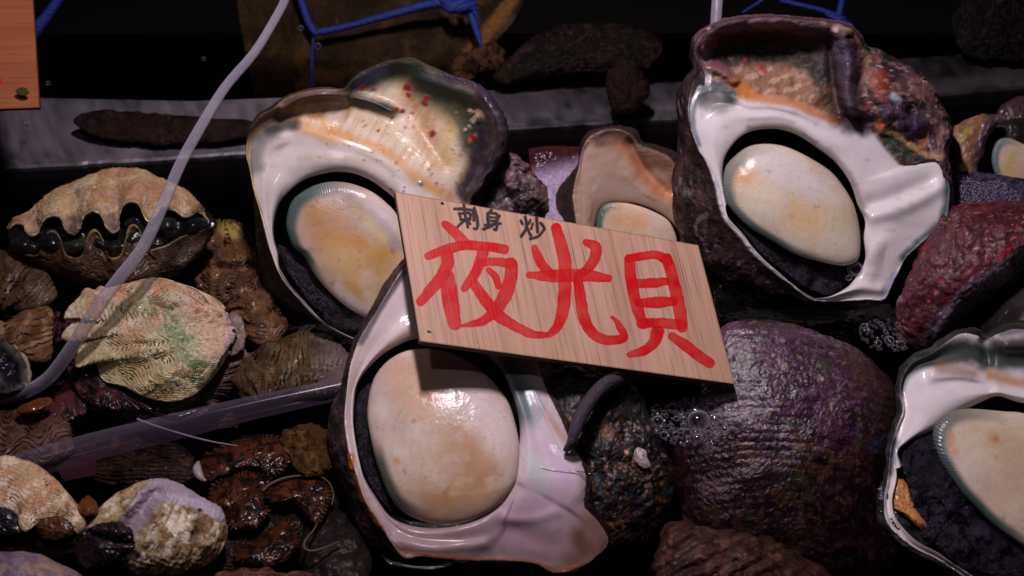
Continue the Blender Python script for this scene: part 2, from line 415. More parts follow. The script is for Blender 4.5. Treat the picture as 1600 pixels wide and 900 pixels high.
for f, hh in [(0.0, 0), (0.12, 0), (0.3, 0), (0.5, 0), (0.7, 0), (0.85, 0), (0.93, 0), (0.975, 0.0), (1, -0.0015), (1, -0.006), (1, -0.03), (1.0, -0.07), (1, -0.15)]:
    y = yb*(1-f)+yf*f; z = zpl(y, hL)
    p = P(xs, y, z); p[:, 2] += hh; rows.append(p)
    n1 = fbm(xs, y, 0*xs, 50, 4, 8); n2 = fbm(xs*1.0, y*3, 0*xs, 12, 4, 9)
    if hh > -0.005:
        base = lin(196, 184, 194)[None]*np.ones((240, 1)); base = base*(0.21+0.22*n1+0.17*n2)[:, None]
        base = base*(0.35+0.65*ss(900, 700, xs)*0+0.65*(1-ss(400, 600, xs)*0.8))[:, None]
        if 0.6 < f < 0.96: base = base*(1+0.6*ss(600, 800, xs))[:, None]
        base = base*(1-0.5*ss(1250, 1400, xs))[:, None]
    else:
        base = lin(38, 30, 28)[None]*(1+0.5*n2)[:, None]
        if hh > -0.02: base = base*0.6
    cols.append(base)
rows = np.array(rows); nv, nu = rows.shape[:2]; i = np.arange(nv-1)[:, None]*nu; j = np.arange(nu-1)[None]
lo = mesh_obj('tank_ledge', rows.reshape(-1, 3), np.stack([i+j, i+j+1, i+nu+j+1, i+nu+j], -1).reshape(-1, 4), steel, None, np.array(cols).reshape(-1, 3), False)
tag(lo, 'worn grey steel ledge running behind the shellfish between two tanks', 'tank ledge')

# ============================================================ TURBAN SHELL, upper left (fan-shaped lip)
def shell_thing(label, x, y, z, group='turban shells opened towards the buyer', cat='turban shell', name='turban_shell'):
    return empty(name, P(x, y, z), label, cat, group)

def operculum(parent, fr, outline, H, cx, cy, rim_side, blot, seed, rimc=(66, 88, 84), name='operculum', basec=(212, 195, 178), rimw=0.17, back=22):
    """thick stony lid: dome with a greenish, finely pleated margin on one side"""
    g = blob(outline, H*.66, cx, cy, back, pw=0.30, n=420, spacing=1.6, seed=seed)
    g.fill(basec)
    g.mottle((222, 204, 182), 60, 0.0, 0.3, 0.5)
    for (line, wdt, c, al) in blot: g.paint(line, wdt, c, al, soft=0.95, wob=0.5)
    g.mottle((222, 206, 194), 34, 0.2, 0.25, 0.45, k=4); g.mottle((186, 150, 116), 80, 0.05, 0.3, 0.45, k=6)
    gr = np.sin(np.hypot(g.x-cx-18, (g.y-cy-14)*1.05)*.42+3*fbm(g.x, g.y, g.z, 70, 3, seed+8)); g.mix((170, 140, 112), ss(.5, 1, gr)*.10); g.mottle((150, 116, 90), 3.2, .5, .06, .5, k=12); g.mottle((120, 90, 76), 14, .52, .05, .35, k=13)
    th = np.arctan2(g.y-cy, g.x-cx); a0, aw = rim_side
    da = np.abs((th-a0+np.pi) % (2*np.pi)-np.pi); m = 1-ss(aw*0.45, aw*1.35, da)
    r = g.par; edge = ss(1-rimw*1.25-0.05, 1-rimw*0.7, 1*np.sin(np.clip(r, 0, 1)*np.pi/2)+0.012*fbm(g.x, g.y, g.z, 14, 3, seed))
    ple = 0.5+0.5*np.sin(th*150+2.5*fbm(g.x, g.y, g.z, 25, 2, seed+3))
    g.mix(rimc, edge*m); g.mix((132, 144, 140), edge*m*ple*0.4)
    g.mix((205, 190, 186), ss(0.965, 1.0, r)*(1-m)*0.6)
    g.mix((60, 52, 40), ss(1.05, 1.3, r)*0.8)
    g.disp(0.5*edge*m*(ple-0.5)*2 + 0.9*fbm(g.x, g.y, g.z, 60, 3, seed+5))
    return g.build(name, 'operculum_stone', parent, fr)

def flesh(parent, fr, outline, H, cx, cy, seed, c=(18, 14, 18), amp=5, name='flesh', mat='wet_flesh', hi=(44, 32, 50), pts=()):
    g = blob(outline, H, cx, cy, 20, pw=0.5, n=260, spacing=2.2, seed=seed); g.fill(c)
    g.mottle(hi, 16, 0.1, 0.2, 0.6)
    for l, wd, am in pts: g.raise_(l, wd, am)
    g.mottle((70, 50, 84), 5, .26, .1, .3, k=5); g.crust(26, amp*1.5, octv=5); g.disp(1.8*(np.abs(fbm(g.x, g.y, g.z, 5, 2, seed+9))*2-0.3))  # fine purple mottle stands in for specular sparkle
    return g.build(name, mat, parent, fr)

A = shell_thing('turban shell with a broad fan-shaped yellowish lip dotted with red specks', 560, 330, 60)
fA = Frame(40, 530, 380, 0, 0.10)
cx, cy = 530, 385
holeA = [(428, 372, 0), (428, 348, 0), (435, 320, 2), (451, 299, 4), (474, 281, 6), (500, 272, 8), (528, 268, 8), (554, 271, 8), (580, 282, 8), (600, 296, 8), (620, 314, 6), (648, 350, 4),
         (664, 400, 2), (660, 450, 0), (640, 500, -2), (600, 527, -2), (560, 524, 0), (508, 498, 0), (474, 460, 0), (450, 425, 0), (436, 398, 0)]
nacA = [(402, 300, 12), (399, 272, 12), (398, 245, 10), (404, 218, 8), (424, 206, 10), (455, 202, 14), (480, 208, 18), (512, 218, 20), (550, 226, 20), (590, 244, 20), (625, 268, 18), (662, 292, 14),
        (690, 340, 8), (690, 420, 4), (670, 480, 0), (630, 528, 0), (585, 541, 0), (560, 531, 4), (507, 504, 8), (472, 466, 10), (444, 430, 12), (430, 398, 12), (414, 340, 12)]
crestA = [(397, 298, 14), (390, 262, 12), (385, 240, 10), (388, 216, 12), (396, 196, 18), (410, 180, 22), (425, 172, 24), (446, 155, 26), (476, 145, 28), (508, 141, 30), (540, 141, 22), (552, 128, 6), (572, 115, 4), (596, 104, 6), (638, 97, 10), (662, 106, 12), (700, 124, 18),
          (733, 134, 26), (757, 150, 32), (772, 170, 36), (784, 190, 38), (788, 212, 36), (781, 240, 30), (765, 268, 24), (746, 296, 18), (730, 330, 8), (722, 400, 0), (700, 480, 0), (650, 535, 0), (590, 548, 0), (560, 536, 6), (508, 508, 10), (470, 470, 12), (440, 434, 14), (424, 396, 14), (408, 335, 14)]
bodyA = [(396, 298, -6), (387, 258, -10), (383, 236, -10), (386, 214, -8), (392, 192, -4), (406, 176, 0), (422, 168, 0), (446, 150, 2), (476, 139, 4), (508, 136, 4), (538, 138, -8), (552, 122, -16), (572, 108, -14), (600, 98, -12), (638, 91, -8), (662, 100, -6), (702, 118, 0),
         (736, 128, 4), (762, 145, 8), (778, 166, 10), (790, 190, 12), (793, 214, 10), (788, 244, 4), (776, 275, -4), (760, 310, -14), (745, 350, -30), (735, 420, -40), (705, 500, -50), (650, 556, -50), (590, 572, -40), (552, 552, -30), (500, 524, -34), (452, 488, -36), (420, 446, -36), (406, 396, -30), (399, 340, -16)]
n = 420
hA, nA, kA, bA = [polar_ring(q, cx, cy, n) for q in (holeA, nacA, crestA, bodyA)]
th = np.linspace(-np.pi, np.pi, n, endpoint=False)
def thin_edge(h, k, nn, t0, t1, f):      # where the lip is a thin blade the mouth reaches almost to the crest
    m = (ss(t0-.25, t0+.1, th)*(1-ss(t1-.1, t1+.25, th)))[:, None]*f
    q = h*(1-m)+k*m; q[:, 2] = h[:, 2]+(k[:, 2]-h[:, 2])*m[:, 0]*.6
    return q, nn*(1-m*.8)+(h*.25+k*.75)*m*.8
hA, nA = thin_edge(hA, kA, nA, 0.95, 2.85, .72)
up_ = np.exp(-(((th+np.pi*0.33+np.pi) % (2*np.pi)-np.pi)/0.95)**2)      # towards the fan
m1 = lerp(nA, kA, 0.45); m1[:, 2] -= 20*up_+2; m2 = lerp(nA, kA, 0.80); m2[:, 2] -= 16*up_+1
g = rings_geo(cx, cy, [scl(hA, 0.02, cx, cy, -130), scl(hA, 0.6, cx, cy, -125), scl(hA, 1.03, cx, cy, -85), scl(hA, 1.05, cx, cy, -40), scl(hA, 1.0, cx, cy, dz=-12), scl(hA, 1.0, cx, cy, dz=-3), lerp(hA, nA, 0.30, 8), lerp(hA, nA, 0.7, 3), nA, m1, m2, kA,
                       lerp(kA, bA, 0.6, 2), bA, scl(bA, 0.97, cx, cy, dz=-60), scl(bA, 0.85, cx, cy+10, dz=-150), scl(bA, 0.5, cx, cy+20, dz=-210), scl(bA, 0.02, cx, cy+20, dz=-225)], n, 1.9, 11)
# par: 0-5 inside (dark mantle with cavity shade painted in), 6-8 nacre, 8-11 fan, 11 crest, 12+ outside
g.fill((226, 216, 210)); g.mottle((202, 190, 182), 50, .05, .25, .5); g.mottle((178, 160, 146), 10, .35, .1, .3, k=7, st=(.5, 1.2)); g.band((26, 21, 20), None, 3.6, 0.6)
fan = g.rng(8.3, 11.2, 0.4)*ss(-2.75, -2.35, -np.abs(np.arctan2(g.y-cy, g.x-cx)+1.1)*1.0-1.0)
X, Y = g.x, g.y
g.mix((196, 170, 120), g.rng(8.3, 11.3, 0.4)*(Y < 335))
g.paint([(590, 150), (640, 190), (690, 240), (700, 300)], 30, (222, 206, 186), 0.8, 0.9)  # whitish stroke: highlight on the fan put into the colour
g.paint([(480, 190), (540, 200), (600, 240)], 24, (226, 208, 190), 0.7, 0.8)
g.paint([(470, 170), (500, 185), (520, 205), (570, 224), (610, 240), (660, 285), (700, 305)], 9, (208, 148, 74), 0.85, 0.9)
g.paint([(460, 178), (480, 200), (520, 218)], 10, (212, 152, 80), 0.8, 0.9, k=3)
g.paint([(640, 140), (655, 180), (668, 215), (690, 250)], 16, (196, 140, 74), 0.65, 0.9)
g.paint([(700, 160), (705, 205), (700, 250)], 12, (206, 176, 96), 0.6, 0.9)
# streaks running down the fan
stv = fbm((X+0.55*Y)*1.0, (Y-0.55*X)*0.12, 0*X, 7, 3, 31)
g.mix((232, 214, 196), ss(0.05, 0.4, stv)*0.35*g.rng(8.3, 10.9)*(Y < 320)); g.mix((186, 134, 84), ss(0.1, 0.5, -stv)*0.4*g.rng(8.3, 10.9)*(Y < 320))
# dark green rolled margins
g.paint([(556, 130), (600, 112), (640, 108), (670, 125), (700, 142), (735, 160), (748, 190), (744, 225), (756, 262)], 21, (22, 36, 34), 0.97, 0.7)
g.paint([(660, 135), (700, 165), (722, 185), (738, 215)], 18, (28, 46, 38), 0.85, 0.8, k=5)
g.paint([(548, 138), (575, 120), (600, 112)], 8, (70, 66, 96), 0.7, 0.8)
g.paint([(446, 164), (476, 156), (508, 152), (540, 155), (570, 162), (600, 170)], 10, (62, 52, 40), 0.92, 0.8)
g.paint([(560, 160), (590, 166), (612, 172)], 8, (24, 38, 40), 0.95, 0.7, k=2)
g.paint([(396, 210), (412, 192), (440, 186), (458, 190)], 12, (96, 70, 44), 0.8, 0.8)
g.paint([(400, 262), (400, 238), (408, 215), (428, 203)], 11, (86, 88, 84), 0.75, 0.8)
g.paint([(420, 204), (440, 198), (460, 194)], 8, (46, 42, 34), 0.8, 0.8)
g.paint([(430, 182), (440, 165), (476, 148), (540, 145)], 6, (92, 62, 62), 0.8, 0.7, k=8)
g.paint([(540, 250), (580, 262), (620, 290)], 6, (186, 166, 146), 0.55, 0.9)
g.paint([(468, 248), (520, 245), (570, 252)], 5, (198, 172, 142), 0.5, 0.9)
# outside: purple black rolled right side, grey green body
g.band((52, 48, 40), 11.08, None, 0.08); g.mottle((78, 70, 54), 14, 0.05, 0.2, 0.8, 11.3, None, k=1, st=(1, 0.5)); g.mottle((34, 30, 28), 24, 0.1, 0.15, 0.8, 11.3, None, k=2)
g.paint([(764, 158), (776, 190), (772, 222), (755, 260), (735, 298)], 22, (36, 27, 36), 0.97, 0.35, a=8.5); g.mottle((84, 66, 84), 9, .12, .12, .7, mask=np.exp(-(segdist(X, Y, [(770, 180), (774, 215), (756, 262), (735, 300)])[0]/18)**2), st=(.5, 1.4), k=19)
g.paint([(700, 120), (740, 134), (764, 156)], 9, (58, 40, 60), 0.9, 0.6)
red = [(566, 137, .9), (583, 139, .8), (637, 137, 1.3), (639, 148, .8), (664, 160, 1.2), (667, 152, .9), (620, 172, 1.2), (629, 173, .9), (675, 210, 1.1), (678, 205, .8), (735, 216, 1), (741, 214, .9), (733, 222, .8), (591, 204, .7), (742, 212, .7)]
g.spots(red, 5, (140, 22, 26), 0.95, 1.6)
rnd = random.Random(4)
g.spots([(rnd.uniform(560, 735), rnd.uniform(165, 300), rnd.uniform(.4, 1.1)) for _ in range(60)], 3.2, (150, 104, 78), 0.7, 0.5)
g.spots([(rnd.uniform(510, 620), rnd.uniform(170, 235), rnd.uniform(.3, .7)) for _ in range(24)], 3.0, (140, 92, 72), 0.7, 0.4)
g.spots([(748, 178, 1.2), (752, 184, 1.1), (744, 183, .9), (735, 174, .7), (740, 190, .8), (726, 203, .6), (733, 198, .6)], 6, (206, 176, 150), 0.9, 3)
g.spots([(658, 285, .8), (660, 288, .6), (498, 244, .3)], 7, (120, 150, 130), 0.8, 1)
# relief
g.raise_([(440, 170), (480, 152), (530, 150), (575, 158), (612, 174)], 9, 16, 8.6, 11.8)
g.raise_([(545, 150), (600, 176), (640, 182)], 20, -8, 8.6, 11)
g.raise_([(755, 155), (775, 190), (776, 225), (758, 262), (735, 300)], 15, 22, 9.5, 12.6)
g.raise_([(660, 125), (700, 140), (730, 150)], 12, 8, 9, 12)
g.raise_([(440, 215), (428, 260), (425, 310)], 14, 5, 7, 10)
g.raise_([(618, 120), (655, 190), (690, 260)], 14, -5, 8.6, 11); g.raise_([(560, 180), (610, 215), (650, 265)], 12, -5, 8.6, 11)
tw = np.sin((X*0.55+Y*0.9)*0.42+2*fbm(X, Y, g.z, 30, 3, 4)); mt = g.paint
d_, _ = segdist(X, Y, [(778, 180), (782, 215), (766, 258), (742, 300), (720, 330)])
g.disp(1.6*tw*np.exp(-(d_/20)**2)*g.rng(10.8, None)); g.disp(0.5*stv*g.rng(8.3, 10.9)*(Y < 330))
g.crust(60, 1.8, 5.5, 11.5, octv=2); g.crust(10, 0.6, 10.5, 11.9, 2); g.crust(30, 5, 11.6, None, 3); g.crust(7, 1.0, 11.3, None, 4)
g.gls = (1-g.rng(10.9, None, .3))*(1-.35*g.rng(8.3, 10.9))
g.build('shell', 'nacre_shell', A, fA)
# spire peeping out behind the sign
g = blob([(776, 236, 0), (800, 238, 4), (822, 256, 4), (830, 270, 0), (850, 300, 0), (854, 330, 0), (840, 360, 0), (790, 370, 0), (740, 350, 0), (735, 300, 0), (752, 262, 0)], 34, 795, 305, 40, seed=21, n=200)
g.fill((84, 68, 66)); g.mottle((126, 96, 100), 20, 0, .2, .8); g.mottle((40, 30, 36), 14, .1, .15, .9, k=2); g.mottle((150, 60, 66), 10, .35, .1, .8, k=3); g.mottle((120, 130, 110), 12, .35, .1, .7, k=4)
g.raise_([(800, 244), (826, 270), (850, 320)], 8, 8); g.raise_([(770, 280), (790, 300), (800, 340)], 10, -12); g.crust(24, 12); g.crust(7, 3, k=3)
g.build('spire', 'crusty_shell', A, Frame(0))
operculum(A, Frame(52, 530, 380, 0, 0.10), [(447, 346, -26), (455, 316, -24), (473, 299, -20), (496, 288, -20), (520, 284, -20), (548, 287, -20), (580, 299, -20), (604, 317, -22), (622, 338, -24), (642, 380, -28), (648, 430, -30), (632, 475, -32), (604, 500, -32), (580, 499, -30), (550, 485, -28), (520, 461, -26), (492, 430, -26), (474, 400, -26), (459, 386, -26), (450, 366, -26)], 40, 530, 385, (-2.75, 1.35),
          [([(500, 330), (520, 370), (560, 385)], 30, (208, 146, 84), 0.95), ([(560, 440), (590, 420), (600, 400)], 30, (196, 146, 62), 0.95), ([(500, 300), (560, 310), (600, 345)], 12, (226, 212, 216), .8), ([(520, 405), (560, 420)], 20, (216, 176, 120), 0.8), ([(545, 310), (590, 350), (620, 385)], 9, (156, 150, 156), 0.7), ([(560, 330), (600, 370)], 8, (222, 196, 140), 0.8), ([(480, 420), (530, 460), (570, 490)], 10, (226, 208, 208), 0.8), ([(495, 315)], 1.6, (40, 26, 20), .9), ([(498, 318)], 1.0, (40, 26, 20), .9)], 31)
flesh(A, fA, [(440, 380, -34), (470, 390, -34), (520, 440, -30), (570, 480, -30), (600, 500, -34), (600, 524, -30), (560, 522, -20), (510, 496, -18), (474, 458, -18), (450, 424, -20), (432, 385, -28)], 8, 505, 458, 41, (14, 12, 15), 5)

# ============================================================ TURBAN SHELL, bottom centre
B = shell_thing('half submerged turban shell with pink pearly lip, under the lower edge of the price sign', 700, 700, 290)
fB = Frame(294, 700, 735, 0.0, 0.42)
cx, cy = 690, 690
holeB = [(559, 600, 2), (553, 640, 0), (554, 680, 0), (565, 736, 0), (588, 778, 0), (614, 810, 0), (655, 824, 0), (700, 822, 2), (745, 808, 4), (780, 780, 6), (802, 745, 8), (812, 700, 8), (812, 660, 8), (800, 615, 6), (780, 575, 4), (745, 545, 2), (700, 530, 2), (650, 528, 2), (610, 545, 2), (580, 570, 2)]
nacB = [(556, 575, 10), (546, 620, 10), (545, 662, 8), (550, 702, 8), (562, 742, 8), (576, 778, 8), (600, 815, 6), (628, 852, 2), (662, 862, 0), (720, 868, -4), (780, 868, -8), (836, 874, -14), (874, 882, -18), (912, 868, -18), (936, 838, -16), (912, 812, -10), (892, 794, -2), (900, 768, 4), (900, 742, 8), (890, 716, 10), (874, 690, 12), (862, 664, 12), (846, 632, 10), (832, 600, 6), (812, 560, 0), (790, 510, -6), (750, 470, -10), (700, 440, -8), (655, 430, 0), (628, 440, 10), (606, 470, 14), (586, 505, 12), (568, 540, 10)]
crB = [(548, 572, 14), (541, 620, 14), (539, 662, 12), (545, 702, 12), (557, 742, 12), (570, 780, 12), (594, 818, 10), (628, 868, 4), (662, 869, 2), (718, 875, -4), (780, 875, -8), (836, 880, -12), (864, 894, -16), (896, 890, -18), (928, 872, -20), (950, 845, -22), (930, 810, -14), (912, 792, -8), (914, 768, -2), (914, 742, 0), (904, 714, 2), (890, 690, 4), (878, 660, 4), (862, 628, 2), (848, 596, -2), (830, 550, -6), (800, 500, -12), (758, 455, -14), (705, 415, -8), (655, 405, 4), (632, 418, 16), (610, 450, 18), (590, 484, 16), (562, 530, 14)]
bdB = [(542, 568, -8), (528, 616, -16), (514, 662, -20), (516, 700, -24), (530, 745, -26), (548, 792, -26), (566, 832, -24), (596, 862, -22), (638, 880, -20), (700, 884, -24), (780, 886, -30), (836, 892, -34), (866, 906, -36), (904, 902, -40), (940, 880, -44), (962, 848, -44), (944, 806, -40), (930, 790, -36), (930, 765, -36), (930, 740, -36), (922, 710, -36), (908, 684, -36), (894, 652, -36), (880, 618, -36), (866, 580, -40), (846, 535, -44), (812, 480, -50), (764, 432, -50), (706, 396, -40), (656, 390, -24), (628, 408, -12), (604, 442, -8), (584, 478, -8), (556, 526, -8)]
hB, nB, kB, bB = [polar_ring(q, cx, cy, n) for q in (holeB, nacB, crB, bdB)]
g = rings_geo(cx, cy, [scl(hB, 0.02, cx, cy, -120), scl(hB, 0.7, cx, cy, -110), scl(hB, 1.02, cx, cy, -70), scl(hB, 1.02, cx, cy, -32), scl(hB, 1.0, cx, cy, dz=-8), lerp(hB, nB, 0.15, 2), lerp(hB, nB, 0.5, 0), lerp(hB, nB, 0.85, 0), nB, kB, lerp(kB, bB, 0.5, 3), bB, scl(bB, 0.98, cx, cy, dz=-50), scl(bB, 0.84, cx, cy+10, dz=-140), scl(bB, 0.5, cx, cy+20, dz=-190), scl(bB, 0.02, cx, cy+20, dz=-200)], n, 1.9, 12)
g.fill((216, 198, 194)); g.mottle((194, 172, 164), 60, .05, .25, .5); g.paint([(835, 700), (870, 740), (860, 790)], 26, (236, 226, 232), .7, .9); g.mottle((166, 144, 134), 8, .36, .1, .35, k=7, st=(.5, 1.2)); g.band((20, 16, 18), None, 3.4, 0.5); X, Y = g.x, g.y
g.paint([(820, 620), (850, 680), (870, 740), (840, 790), (790, 820)], 44, (218, 198, 212), 0.6, 0.95)
g.paint([(850, 700), (880, 760), (830, 800), (790, 815), (830, 850)], 12, (226, 178, 206), 0.4, 0.95)
g.paint([(835, 720), (850, 760)], 12, (196, 214, 200), 0.5, 0.9); g.paint([(870, 720), (890, 750)], 10, (210, 180, 216), 0.4, 0.95)
nst = fbm(X*0.25, Y*1.2, g.z, 9, 3, 77); g.mix((236, 190, 226), ss(0.15, 0.5, nst)*0.35*g.rng(5, 8.5)*(X > 790)); g.mix((190, 206, 206), ss(0.15, 0.5, -nst)*0.3*g.rng(5, 8.5)*(X > 790))
g.paint([(800, 575), (815, 610), (822, 645)], 20, (76, 108, 108), 0.85, 0.8); g.paint([(846, 640), (866, 664), (884, 690)], 6, (176, 124, 80), 0.5, 0.95)  # first stroke paints the dark green shade below the sign
g.paint([(905, 838), (912, 850)], 13, (120, 78, 36), 0.8, 0.9); g.paint([(925, 815), (940, 850), (900, 880)], 18, (150, 116, 84), 0.7, 0.9)
g.paint([(620, 858), (700, 872), (820, 878), (862, 890), (910, 882)], 5, (166, 104, 44), 0.85, 0.7)
g.paint([(842, 624), (850, 640), (844, 652), (836, 664)], 1.8, (120, 176, 190), .8)
g.paint([(641, 430), (655, 470), (640, 540)], 12, (190, 150, 120), .4, .9)
g.paint([(631, 424), (612, 455), (590, 490), (565, 535)], 5, (110, 100, 110), .85, .6)
g.band((46, 38, 35), 9.05, None, 0.06); g.mottle((84, 66, 64), 16, 0.05, 0.2, 0.8, 9.2, None, k=1); g.mottle((30, 26, 26), 24, 0.1, 0.15, 0.8, 9.2, None, k=2); g.mottle((130, 50, 54), 9, .4, .08, .6, 9.2, None, k=3)
g.paint([(548, 712), (551, 728)], 4, (190, 110, 30), .9); g.paint([(556, 745), (572, 785), (600, 830)], 4, (150, 96, 40), .5)
g.raise_([(780, 822), (810, 832), (860, 850)], 16, -3, 4.8, 8.6); g.raise_([(790, 812), (830, 812), (870, 800)], 9, 3, 4.8, 8.6); g.raise_([(625, 845), (680, 856), (760, 850)], 10, 5, 5, 8.6)
g.crust(70, 2.2, 4.6, 9.0, octv=2); g.crust(9, 1.6, 8.6, 10, 2); g.crust(30, 6, 9.3, None, 3); g.crust(7, 1.6, 9.0, None, 4)
g.gls = 1-g.rng(8.9, None, .2)
g.build('shell', 'nacre_shell', B, fB)
operculum(B, Frame(302, 700, 735, 0.0, 0.42), [(574, 640, -18), (583, 594, -18), (606, 564, -18), (640, 547, -18), (684, 546, -18), (724, 560, -16), (762, 588, -14), (794, 628, -12), (809, 678, -10), (811, 722, -10), (803, 758, -12), (768, 798, -14), (722, 818, -16), (678, 819, -18), (634, 803, -20), (610, 778, -20), (592, 735, -20), (578, 680, -20)], 52, 700, 680, (2.45, 0.55),
          [([(640, 580), (660, 620)], 30, (216, 170, 138), 0.85), ([(720, 700), (745, 740), (700, 775)], 36, (184, 138, 88), 0.95), ([(740, 620), (780, 680)], 24, (222, 208, 214), .7), ([(610, 700)], 18, (216, 178, 130), .6), ([(600, 640), (610, 700)], 16, (230, 216, 208), .7), ([(620, 720)], 5, (196, 130, 60), .7), ([(631, 735)], 1.6, (50, 24, 30), .9), ([(633, 739)], 1.4, (50, 24, 30), .9), ([(650, 573)], 1.2, (60, 30, 30), .9), ([(760, 650), (790, 700)], 20, (222, 200, 190), .7)], 32, rimc=(70, 74, 52), rimw=0.1, basec=(206, 184, 170))
flesh(B, fB, [(562, 600, -24), (585, 610, -30), (590, 700, -30), (605, 770, -26), (640, 808, -22), (625, 812, -16), (590, 776, -16), (568, 736, -16), (556, 680, -16), (555, 640, -18)], 5, 575, 690, 42, (10, 10, 14), 4)
# crusted whorl at its right, with bits of coral, weed and small shells grown on
g = blob([(850, 590, 0), (900, 570, 0), (960, 580, 0), (1000, 620, 0), (1022, 660, 0), (1040, 700, 0), (1052, 750, 0), (1044, 800, 0), (1010, 850, 0), (960, 880, 0), (915, 870, 0), (890, 800, 0), (890, 740, 0), (870, 680, 0), (850, 640, 0)], 46, 950, 725, 60, seed=22, n=300, spacing=1.6)
g.fill((30, 23, 19))
g.mottle((72, 48, 30), 22, 0.08, .12, .8, k=1); g.mottle((140, 92, 52), 12, .34, .08, .8, k=2); g.mottle((160, 128, 116), 11, .40, .06, .9, k=3); g.mottle((110, 34, 44), 10, .42, .06, .8, k=4); g.mottle((36, 62, 66), 15, .42, .07, .8, k=5); g.mottle((12, 12, 16), 18, .12, .1, .9, k=6)
g.paint([(930, 740), (938, 760), (945, 785)], 4, (56, 92, 96), .7, wob=.8); g.paint([(985, 760), (1005, 800), (1030, 850)], 7, (22, 28, 48), .6)
g.paint([(940, 664), (952, 680)], 9, (136, 88, 52), .5, .9, wob=.9); g.paint([(860, 600), (950, 590), (1000, 630)], 36, (18, 18, 16), .9)  # last stroke: the sign's black shadow painted over dark shell
g.crust(28, 9); g.crust(8, 3.5, k=3); g.crust(3.5, 1.6, k=5, octv=3)
g.build('crusted_whorl', 'crusty_shell', B, Frame(232, 950, 720, -0.02, 0.28))
for q, (bx, by, br, bz, cc) in enumerate([(1003, 716, 17, 60, (206, 190, 184)), (980, 708, 7, 58, (200, 150, 120)), (1036, 712, 6, 50, (120, 90, 60)), (965, 800, 10, 40, (150, 130, 130)), (962, 834, 13, 38, (130, 90, 96)), (1010, 760, 8, 50, (150, 110, 100))]):
    ol = [(bx+br*1.0*math.cos(a)*(0.8+0.25*math.sin(3*a+q)), by+br*(1.15 if q == 0 else .8)*math.sin(a+.5)*0.9, 0) for a in np.linspace(-3, 3, 11)[:-1]]
    g = blob(ol, br*.35, bx, by, br*.4, seed=60+q, n=48); g.fill(cc); g.mottle((90, 70, 60), 8, .1, .2, .6); g.disp(.5*np.sin(g.par*22)); g.crust(6, 1.2)
    g.build('shell_fragment', 'crusty_shell', B, Frame(232+bz*0.9-12, 950, 720, -.02, .28))

# ============================================================ TURBAN SHELL, upper right
Cc = shell_thing('turban shell with thick purple top whorl and wide clean white lip', 1250, 280, 20)
fC = Frame(10, 1250, 300, 0, 0.10)
cx, cy = 1245, 320
holeC = [(1129, 280, 0), (1130, 254, 2), (1137, 236, 4), (1152, 217, 6), (1172, 205, 8), (1200, 201, 8), (1224, 203, 8), (1248, 212, 8), (1280, 233, 8), (1308, 256, 6), (1330, 288, 6), (1341, 320, 4), (1352, 346, 4), (1350, 372, 2), (1352, 405, 0), (1340, 430, -2), (1322, 450, -2), (1296, 461, 0), (1268, 457, 0), (1244, 440, 0), (1212, 416, 0), (1190, 394, 0), (1168, 364, 0), (1142, 334, 0), (1133, 308, 0)]
nacC = [(1110, 256, 10), (1096, 232, 10), (1086, 200, 10), (1083, 174, 8), (1092, 156, 8), (1108, 146, 8), (1138, 150, 12), (1170, 160, 16), (1200, 160, 18), (1240, 168, 20), (1280, 184, 18), (1310, 196, 16), (1344, 202, 12), (1368, 222, 8), (1385, 244, 4), (1400, 258, 2), (1424, 262, 2), (1446, 250, 4), (1466, 256, 6), (1474, 280, 8), (1478, 310, 8), (1470, 344, 8), (1452, 362, 6), (1428, 382, 6), (1410, 402, 4), (1398, 424, 2), (1384, 446, 0), (1376, 462, -2), (1350, 462, 0), (1320, 463, 2), (1294, 466, 4), (1266, 462, 8), (1234, 440, 8), (1200, 410, 8), (1178, 386, 8), (1160, 362, 8), (1138, 338, 8), (1128, 310, 8), (1124, 290, 8)]
crC = [(1106, 256, 14), (1092, 233, 14), (1080, 200, 12), (1076, 168, 10), (1084, 128, 14), (1094, 108, 18), (1088, 92, 16), (1088, 70, 18), (1102, 52, 26), (1131, 38, 34), (1168, 32, 40), (1210, 30, 42), (1260, 34, 38), (1298, 38, 34), (1320, 44, 34), (1336, 54, 30), (1348, 76, 24), (1360, 86, 14), (1388, 98, 12), (1424, 118, 10), (1450, 142, 8), (1464, 168, 6), (1476, 190, 6), (1477, 212, 8), (1474, 244, 10), (1480, 274, 14), (1484, 300, 14), (1478, 342, 12), (1458, 364, 10), (1434, 385, 8), (1416, 402, 6), (1404, 424, 4), (1393, 446, 2), (1381, 468, 0), (1356, 468, 0), (1322, 470, 2), (1292, 471, 4), (1264, 466, 8), (1230, 440, 10), (1196, 412, 10), (1174, 390, 10), (1156, 366, 10), (1134, 342, 10), (1124, 312, 12), (1119, 290, 12)]
bdC = [(1058, 292, -30), (1064, 240, -24), (1062, 200, -18), (1058, 160, -10), (1066, 130, 0), (1084, 106, 6), (1080, 92, 6), (1082, 66, 4), (1096, 46, 8), (1128, 30, 12), (1168, 24, 14), (1210, 23, 14), (1260, 27, 10), (1300, 31, 6), (1324, 36, 6), (1342, 50, 4), (1354, 72, 0), (1364, 78, -6), (1392, 90, -8), (1430, 110, -10), (1456, 136, -12), (1470, 164, -14), (1483, 188, -14), (1484, 212, -12), (1481, 244, -10), (1485, 274, -4), (1489, 302, -4), (1483, 346, -6), (1463, 369, -8), (1439, 391, -10), (1421, 408, -12), (1409, 430, -14), (1397, 452, -16), (1384, 475, -18), (1356, 478, -22), (1322, 480, -26), (1284, 480, -30), (1236, 472, -36), (1180, 454, -40), (1124, 426, -40), (1084, 382, -40), (1062, 335, -36)]
hC, nC, kC, bC = [polar_ring(q, cx, cy, n) for q in (holeC, nacC, crC, bdC)]
hC, nC = thin_edge(hC, kC, nC, 1.35, 3.0, .74)
